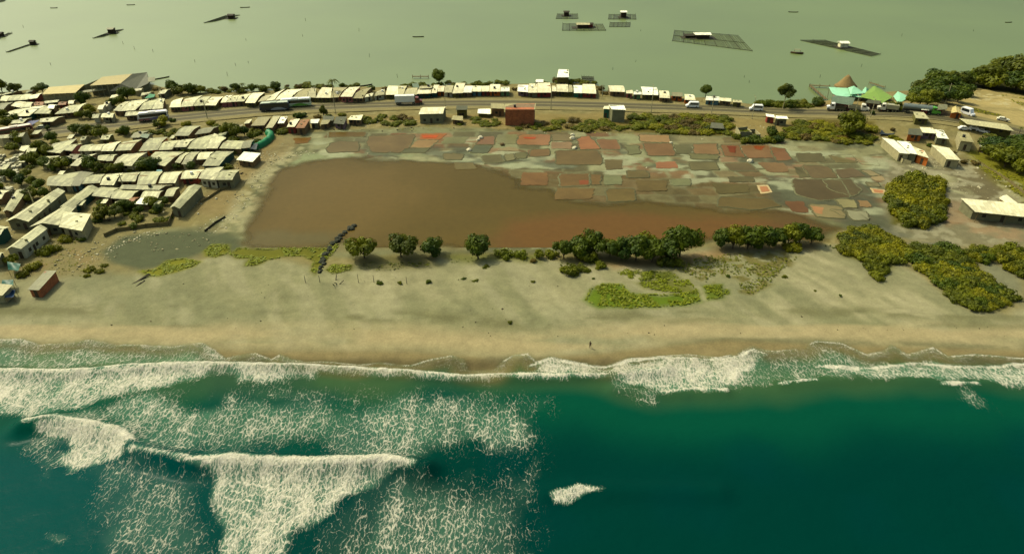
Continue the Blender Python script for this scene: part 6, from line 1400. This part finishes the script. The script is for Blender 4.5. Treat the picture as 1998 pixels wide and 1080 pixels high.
# box lorry with red cab
def lorry(px, off, flip, label, boxc, cabc, L=9.5, h=3.9, kind='box', name='lorry', loc=None):
    l, a = place(px, off, flip) if loc is None else loc; r = empty(name, l, a, label, 'lorry'); x0 = -L/2-1.2; x1 = x0+L; hw = 1.28
    if kind == 'box': MB().box(x0, x1, -hw, hw, 1.15, h).build('cargo_box', paint_m(boxc), r, bevel=.08)
    elif kind == 'tank':
        MB().bar((x0, 0, 2.15), (x1, 0, 2.15), 1.15, 20).build('tank', plain('tank_metal', S(170, 180, 165), .3, .1, .5, metal=.5), r)
        for x in (x0+1.5, (x0+x1)/2, x1-1.5): MB().bar((x, 0, 3.25), (x, 0, 3.5), .3, 10).build('hatch', M_CONC, r)
    elif kind == 'bed':
        MB().box(x0, x1, -hw, hw, 1.0, 1.15).build('bed_floor', M_CONC, r)
        for y in (-hw, hw-.08): MB().box(x0, x1, y, y+.08, 1.152, 2.1).build('side_board', paint_m(boxc), r)
        MB().box(x0, x0+.08, -hw+.09, hw-.09, 1.152, 2.1).build('tail_board', paint_m(boxc), r)
    MB().box(x0+.2, x1+2.6, -.45, .45, .7, .998).build('chassis', M_DARK, r)
    MB().prism([(x1+.2,.6),(x1+3.2,.6),(x1+3.25,1.5),(x1+2.1,1.75),(x1+1.7,2.85),(x1+.5,3.0),(x1+.2,2.8)], -1.2, 1.2).build('cab', paint_m(cabc), r, bevel=.07)
    band(r, 'side_window', x1+.7, x1+1.7, 1.9, 2.6, 1.2, M_GLASS)
    MB().add([(x1+2.14,-1.05,1.8),(x1+2.14,1.05,1.8),(x1+1.76,1.0,2.78),(x1+1.76,-1.0,2.78)], [(0,1,2,3)]).build('windscreen', M_GLASS, r)
    for x in (x0+.9, x0+2.0, x1-.6, x1+2.5):
        for y in (-hw+.12, hw-.12): wheel(r, x, y, .5, .3)
    return r
lorry(796, .0, False, 'lorry with big white box and red cab, alone mid-road', (244,246,228), (128,52,34), 8.4)
lorry(1786, .2, False, 'long silver tanker with a green cab at the right', (0,0,0), (92,168,52), 10.0, 3.3, 'tank')
lorry(1668, .5, False, 'flatbed lorry with white cab, middle of the right queue', (150,146,112), (235,230,205), 4.6, 2, 'bed')
lorry(1630, .55, True, 'dark bodied lorry with white cab, leading the right queue', (60,56,36), (240,238,222), 4.0, 2, 'bed')
lorry(1727, .35, True, 'pale grey box trailer truck between flatbed and tanker', (170,166,128), (225,220,190), 4.4, 2.9)
p = G(1706, 228); van(0, 0, False, 'tiny white delivery cart beside the pale trailer truck', (240,238,215), 'cart', 2.6, 2.0, 'delivery_cart', None, ((p.x, p.y, .2), 1.2))
car(1664, 236, -.2, 'white pickup-sized car right under the flatbed lorry', (236,232,210))
car(85, 251, .3, 'pale car parked by the verge right of the maroon coach', (200,205,170))
for i, (x, y, a, c, lab) in enumerate([(1881, 253.5, -.2, (250,250,235), 'white car at the left end of the parking shelter'),(1901, 253, -.4, (248,248,235), 'white car nosing out from the shelter, second from the left'),
     (1917, 258, -.9, (250,250,240), 'white car parked in front of the shelter line'),(1925, 250, -.2, (252,252,245), 'white car under the middle of the parking shelter'),(1941, 252, -.2, (250,250,240), 'white car right of the shelter middle'),
     (1957, 254, -.2, (250,250,240), 'white car near the right end of the shelter'),(1956, 236, -.5, (235,230,200), 'white car alone on the bare slope above the shelter'),(1990, 271, -.4, (60,60,50), 'dark car on the track at the right edge'),
     (1808, 213, -.3, (235,225,195), 'pale car below the wood beside the tiny booth'),(1727, 216, 0, (165,45,20), 'dark red car under the green canopies')]): car(x, y, a, lab, c)
van(0, 0, False, 'tall white panel van at the left end of the shelter', (255,255,248), 'van', 5.2, 2.8, 'van', None, ((G(1879, 246).x, G(1879, 246).y, ZAT(G(1879, 246).x, G(1879, 246).y)), -1.2))
# dark tarpaulin roof next to the road, blue tarpaulin stall at the far left
def tarp(pts, mat, label, h=2.2, name='tarpaulin', sag=.35, poles=True):
    P = [G(x, y, h) for x, y in pts]; c = sum(P, Vector())/4; r = empty(name, (c.x, c.y, 0), 0, label, 'tarpaulin'); n = 8; v = []; f = []
    for i in range(n+1):
        for j in range(n+1):
            u, w = i/n, j/n; p = (P[0]*(1-u)+P[1]*u)*(1-w)+(P[3]*(1-u)+P[2]*u)*w-c
            v.append((p.x, p.y, h-sag*math.sin(u*math.pi)*math.sin(w*math.pi)+RND.uniform(-.06, .06)))
    for i in range(n):
        for j in range(n): a = i*(n+1)+j; f.append((a, a+n+1, a+n+2, a+1))
    k = len(v); v += [(x, y, z-.03) for x, y, z in v]; f += [tuple(q+k for q in reversed(t)) for t in list(f)]
    MB().add(v, f).build('sheet', mat, r, True)
    if poles:
        for p in P: MB().bar((p.x-c.x, p.y-c.y, -.2), (p.x-c.x, p.y-c.y, h-.02), .05).build('pole', M_POST, r)
    return r
T_BLUE = plain('tarp_blue', S(30, 70, 110), .5, .2); T_TEAL = plain('tarp_teal', S(10, 100, 78), .5, .2); T_GREEN = plain('tarp_green', S(0, 150, 84, .9), .5, .15); T_NAVY = plain('tarp_navy', S(40, 52, 56), .6, .2)
tarp(Q(1716,262,1742,263,1755,250,1722,249), T_NAVY, 'dark navy tarpaulin roof beside the road left of the orange house')
tarp(Q(46,244,64,243,78,234,58,236), plain('tarp_slate_blue', S(70, 78, 130), .6), 'slate blue awning behind the maroon coach', 2.6)
tarp(Q(8,581,26,579,30,565,16,563), T_BLUE, 'bright blue tarpaulin hung on the left edge shack', 1.8, sag=.6); tarp(Q(2,559,26,556,26,545,4,546), T_TEAL, 'teal tarpaulin above the left edge shack', 1.8, sag=.5)
tarp(Q(16,526,36,528,40,514,14,510), T_TEAL, 'dark teal tarpaulin hanging beside the leftmost lane house', 2.0, sag=.7)
tarp(Q(282,192,300,190,303,184,292,183), T_GREEN, 'small emerald tarpaulin among roofs beside the grey hall wing', 3.4, sag=.1)
tarp(Q(304,337,316,337,316,331,306,331), plain('tarp_sky', S(110, 165, 165), .6), 'small light blue sheet on the edge of the long terrace', 2.2, sag=.1)
tarp(Q(488,290,500,292,503,280,497,279), T_NAVY, 'dark sheet at the end of the upper terrace', 2.2, sag=.2)
# curved emerald windbreak netting
pts = [(494,292),(504,289),(514,283.5),(523,277),(528.5,270.5),(529,265),(524,262)]; P = [G(x, y) for x, y in pts]; c = P[3].copy()
root = empty('green_netting', (c.x, c.y, 0), 0, 'curved emerald green netting windbreak at the end of the terraces', 'netting'); v = []; f = []; prof = [(-1.3, 0), (-1.2, 1.0), (-.6, 1.9), (.3, 2.1), (1.1, 1.5), (1.3, .0)]
dense = []
for i in range(len(P)-1):
    for k in range(5): dense.append(P[i].lerp(P[i+1], k/5))
dense.append(P[-1])
for i, p in enumerate(dense):
    a = dense[max(0, i-1)]; b_ = dense[min(len(dense)-1, i+1)]; t = (b_-a).normalized(); nn = Vector((t.y, -t.x, 0)); w = 1+RND.uniform(-.08, .08)
    for x, z in prof: q = p-c+nn*x*w; v.append((q.x, q.y, z*w+RND.uniform(-.06, .06)))
k = len(prof)
for i in range(len(dense)-1):
    for j in range(k-1): f.append((i*k+j, (i+1)*k+j, (i+1)*k+j+1, i*k+j+1))
MB().add(v, f).build('netting', T_GREEN, root, True)
for i in range(0, len(dense), 5): q = dense[i]-c; MB().bar((q.x, q.y, -.2), (q.x, q.y, 1.95), .05).build('post', M_POST, root)

# ------------------------------------------------------------------ lamp posts and power poles
M_POLE = plain('pole_concrete', S(205, 198, 150), .8)
def lamp(px, py, top, lab, arm=1):
    p, z = Gt(px, py); h = (py-top)/proj_scale(px, py)/math.cos(math.atan2(H, p.y))*1.02; r = empty('lamp_post', (p.x, p.y, z), 0, lab, 'lamp post')
    MB().bar((0, 0, -.3), (0, 0, h), .17, 8, .10).build('pole', M_POLE, r); MB().bar((0, 0, h-.2), (0, 1.6*arm, h+.1), .05).build('arm', M_POLE, r)
    MB().box(-.14, .14, min(1.4*arm, 2.0*arm), max(1.4*arm, 2.0*arm), h+.02, h+.16).build('lamp_head', M_CONC, r)
for a in ((1270,220,172,'lamp post in front of the widest roadside hut'),(1467,232,192,'lamp post standing before the passing white van'),(1662,242,192,'tall lamp post rising from the verge at the lorry queue'),(655,222,176,'lamp post at the verge below the pale rounded roof'),
          (869,214,184,'lamp post right of the red cab'),(1075,214,178,'lamp post right of the brick house'),(321,214,182,'thin lamp post beside the white roofed coach'),(1698,230,196,'lamp post behind the pale trailer truck')): lamp(*a)
def pole(px, py, top, lab):
    p, z = Gt(px, py); h = (py-top)/proj_scale(px, py)/math.cos(math.atan2(H, p.y)); r = empty('power_pole', (p.x, p.y, z), 0, lab, 'power pole')
    MB().bar((0, 0, -.3), (0, 0, h), .2, 8, .13).build('pole', M_POLE, r); MB().box(-.9, .9, -.06, .06, h-.7, h-.58).build('cross_arm', M_POST, r)
    for x in (-.8, 0, .8): MB().bar((x, 0, h-.58), (x, 0, h-.36), .05).build('insulator', M_CONC, r)
for a in ((1843,204,167,'pale power pole before the wood at right'),(616,190,170,'power pole behind the green and white coach'),(1045,178,160,'power pole rising behind the roadside block'),(1175,188,166,'power pole in the gap right of the roadside block'),
          (405,232,196,'power pole by the near verge left of the coaches'),(72,412,372,'power pole over the long gabled roofs at left'),(1388,222,188,'power pole on the near verge before the blue fronted row'),(243,372,340,'power pole above the long lower terrace')): pole(*a)
# fences on the village edge
def fence(pts, label, h=1.5, mat=None, step=2.0):
    P = [Gt(x, y)[0] for x, y in pts]; c = P[0]; r = empty('fence', (c.x, c.y, 0), 0, label, 'fence'); m = MB()
    for a, b_ in zip(P, P[1:]):
        d = b_-a; n = Vector((d.y, -d.x, 0)).normalized()*.04; a0 = a-c; b0 = b_-c; a0.z = b0.z = 0; u = Vector((0, 0, 1))
        m.add([a0-n-u*.2, b0-n-u*.2, b0+n-u*.2, a0+n-u*.2, a0-n+u*h, b0-n+u*h*.92, b0+n+u*h*.92, a0+n+u*h], [(3,2,1,0),(4,5,6,7),(0,1,5,4),(1,2,6,5),(2,3,7,6),(3,0,4,7)])
    m.build('panel', mat or M_POST, r)
    for a, b_ in zip(P, P[1:]):
        k = max(1, int((b_-a).length/step))
        for i in range(k): q = a.lerp(b_, i/k)-c; MB().bar((q.x, q.y-.08, -.2), (q.x, q.y-.08, h+.2), .06, 5).build('post', M_DARK2, r)
M_THIN = plain('fence_cane', S(142, 128, 78), .95, .4, 1.5)
fence([(258,448),(286,444),(330,440),(338,420),(352,406)], 'dry cane fence closing the yards beside the grey pan', 1.3, M_THIN, 3)
fence([(205,463),(228,452),(258,448)], 'short cane fence below the hollow of trees', 1.2, M_THIN, 3)
fence([(1898,306),(1930,330),(1965,352),(1998,378)], 'broken fence line along the green bank at right', .9, M_THIN, 3)
fence([(1741,300),(1760,318),(1776,322)], 'pale yard wall in front of the white roofed houses', 1.8, WALL['plaster'], 5)
fence([(392,396),(410,386),(430,372),(452,366)], 'ragged brush fence between white painted house and pond', .8, M_THIN, 3)
# low grey timber raft on the pan
fence([(400,452),(420,436),(440,424)], 'dark brush bank edging the grey pan', .6, M_DARK2, 3)
# pale broken blocks heaped in the walled yard at the far left
rr = random.Random(9)
for i in range(56):
    x = rr.uniform(-4, 50); y = rr.uniform(306, 384)
    if y > 345 and x > 30: continue
    p, z = Gt(x, y); w, d, h = rr.uniform(.7, 1.5), rr.uniform(.9, 2.2), rr.uniform(.7, 1.8)
    o = MB().box(-w/2, w/2, -d/2, d/2, -.2, h).box(-w/2-.08, w/2+.08, -d/2-.08, d/2+.08, h+.002, h+.12).build('stone_block', WALL['white' if i % 3 else 'concrete']); o.location = (p.x, p.y, 0); o.rotation_euler = (0, 0, rr.uniform(-.3, .5))
    tag(o, 'pale capped masonry block in the crowded yard at the left edge', 'block', 'pale masonry blocks in the left yard')

# ------------------------------------------------------------------ the walker on the beach
def person(px, py, label):
    p, z = Gt(px, py); r = empty('person', (p.x, p.y, ZAT(p.x, p.y)+.02), 2.6, label, 'person')
    SK = plain('skin', (.16, .09, .05, 1), .6); SH = plain('shirt_dark', (.05, .04, .02, 1), .8); TRO = plain('trousers_dark', (.035, .03, .018, 1), .85); HA = plain('hair_black', (.008, .007, .006, 1), .7)
    def skin(name, joints, edges, mat, root=0, sub=2):
        me = bpy.data.meshes.new(name); me.from_pydata([j[:3] for j in joints], edges, []); me.materials.append(mat); o = bpy.data.objects.new(name, me); C.objects.link(o); o.parent = r
        md = o.modifiers.new('skin', 'SKIN'); md.use_smooth_shade = True
        for i, j in enumerate(joints): me.skin_vertices[0].data[i].radius = (j[3], j[4] if len(j) > 4 else j[3])
        me.skin_vertices[0].data[root].use_root = True
        s = o.modifiers.new('sub', 'SUBSURF'); s.levels = sub; s.render_levels = sub; return o
    J = [(0,0,.93,.13,.10),(0,0,1.15,.13,.095),(0,0,1.36,.15,.10),(0,0,1.48,.055),(0,.02,1.56,.075),(0,.02,1.66,.078),
         (.18,0,1.40,.055),(.24,-.06,1.14,.042),(.25,.06,.92,.030),(-.18,0,1.40,.055),(-.24,.05,1.15,.042),(-.26,.16,.94,.030),
         (.09,0,.86,.085),(.10,.12,.50,.058),(.10,.10,.10,.038),(.10,.22,.04,.035),(-.09,0,.86,.085),(-.10,-.05,.50,.058),(-.10,-.22,.12,.038),(-.10,-.12,.05,.035)]
    E = [(0,1),(1,2),(2,3),(3,4),(4,5),(2,6),(6,7),(7,8),(2,9),(9,10),(10,11),(0,12),(12,13),(13,14),(14,15),(0,16),(16,17),(17,18),(18,19)]
    for hx, hy, s in ((.25,.06,1), (-.26,.16,-1)):         # palm, four fingers and a thumb on each hand
        b = len(J); J.append((hx, hy+.03, .87, .026, .014)); E.append((8 if s > 0 else 11, b)); J.append((hx, hy+.05, .81, .028, .013)); E.append((b, b+1))
        for k in range(4): q = len(J); J.append((hx+(-.024+.016*k), hy+.07, .765-.008*abs(k-1.5), .008)); J.append((hx+(-.024+.016*k), hy+.065, .73-.006*abs(k-1.5), .007)); E += [(b+1, q), (q, q+1)]
        q = len(J); J.append((hx-s*.04, hy+.07, .83, .009)); J.append((hx-s*.048, hy+.09, .80, .008)); E += [(b, q), (q, q+1)]
    skin('body', J, E, SK)
    skin('shirt', [(0,0,.90,.155,.125),(0,0,1.15,.150,.115),(0,0,1.37,.165,.115),(0,0,1.45,.075),(.18,0,1.41,.070),(.225,-.045,1.20,.060),(-.18,0,1.41,.070),(-.225,.04,1.20,.060)], [(0,1),(1,2),(2,3),(2,4),(4,5),(2,6),(6,7)], SH)
    skin('trousers', [(0,0,.94,.140,.115),(.09,0,.85,.100),(.10,.12,.50,.072),(.10,.105,.16,.058),(-.09,0,.85,.100),(-.10,-.05,.50,.072),(-.10,-.20,.18,.058)], [(0,1),(1,2),(2,3),(0,4),(4,5),(5,6)], TRO)
    bm = bmesh.new(); bmesh.ops.create_uvsphere(bm, u_segments=16, v_segments=10, radius=.1)
    for v in bm.verts: v.co.y *= 1.1; v.co = v.co+Vector((0, .0, 1.675)); v.co.z = max(v.co.z, 1.63)
    me = bpy.data.meshes.new('hair'); bm.to_mesh(me); bm.free(); me.materials.append(HA); o = bpy.data.objects.new('hair', me); C.objects.link(o); o.parent = r
    # face: nose, eyes, mouth, ears
    MB().add([(-.012,.095,1.60),(.012,.095,1.60),(0,.125,1.605),(0,.093,1.645)], [(0,1,2),(0,2,3),(1,3,2),(0,3,1)]).build('nose', SK, r)
    for s in (-1, 1):
        MB().box(s*.03-.011, s*.03+.011, .086, .097, 1.636, 1.647).build('eye', HA, r); MB().box(s*.084-.008, s*.084+.008, -.01, .02, 1.60, 1.65).build('ear', SK, r)
    MB().box(-.022, .022, .084, .094, 1.572, 1.580).build('mouth', plain('lips', (.12, .04, .03, 1), .6), r)
person(1151.5, 676, 'lone person in dark clothes walking on the wet sand')
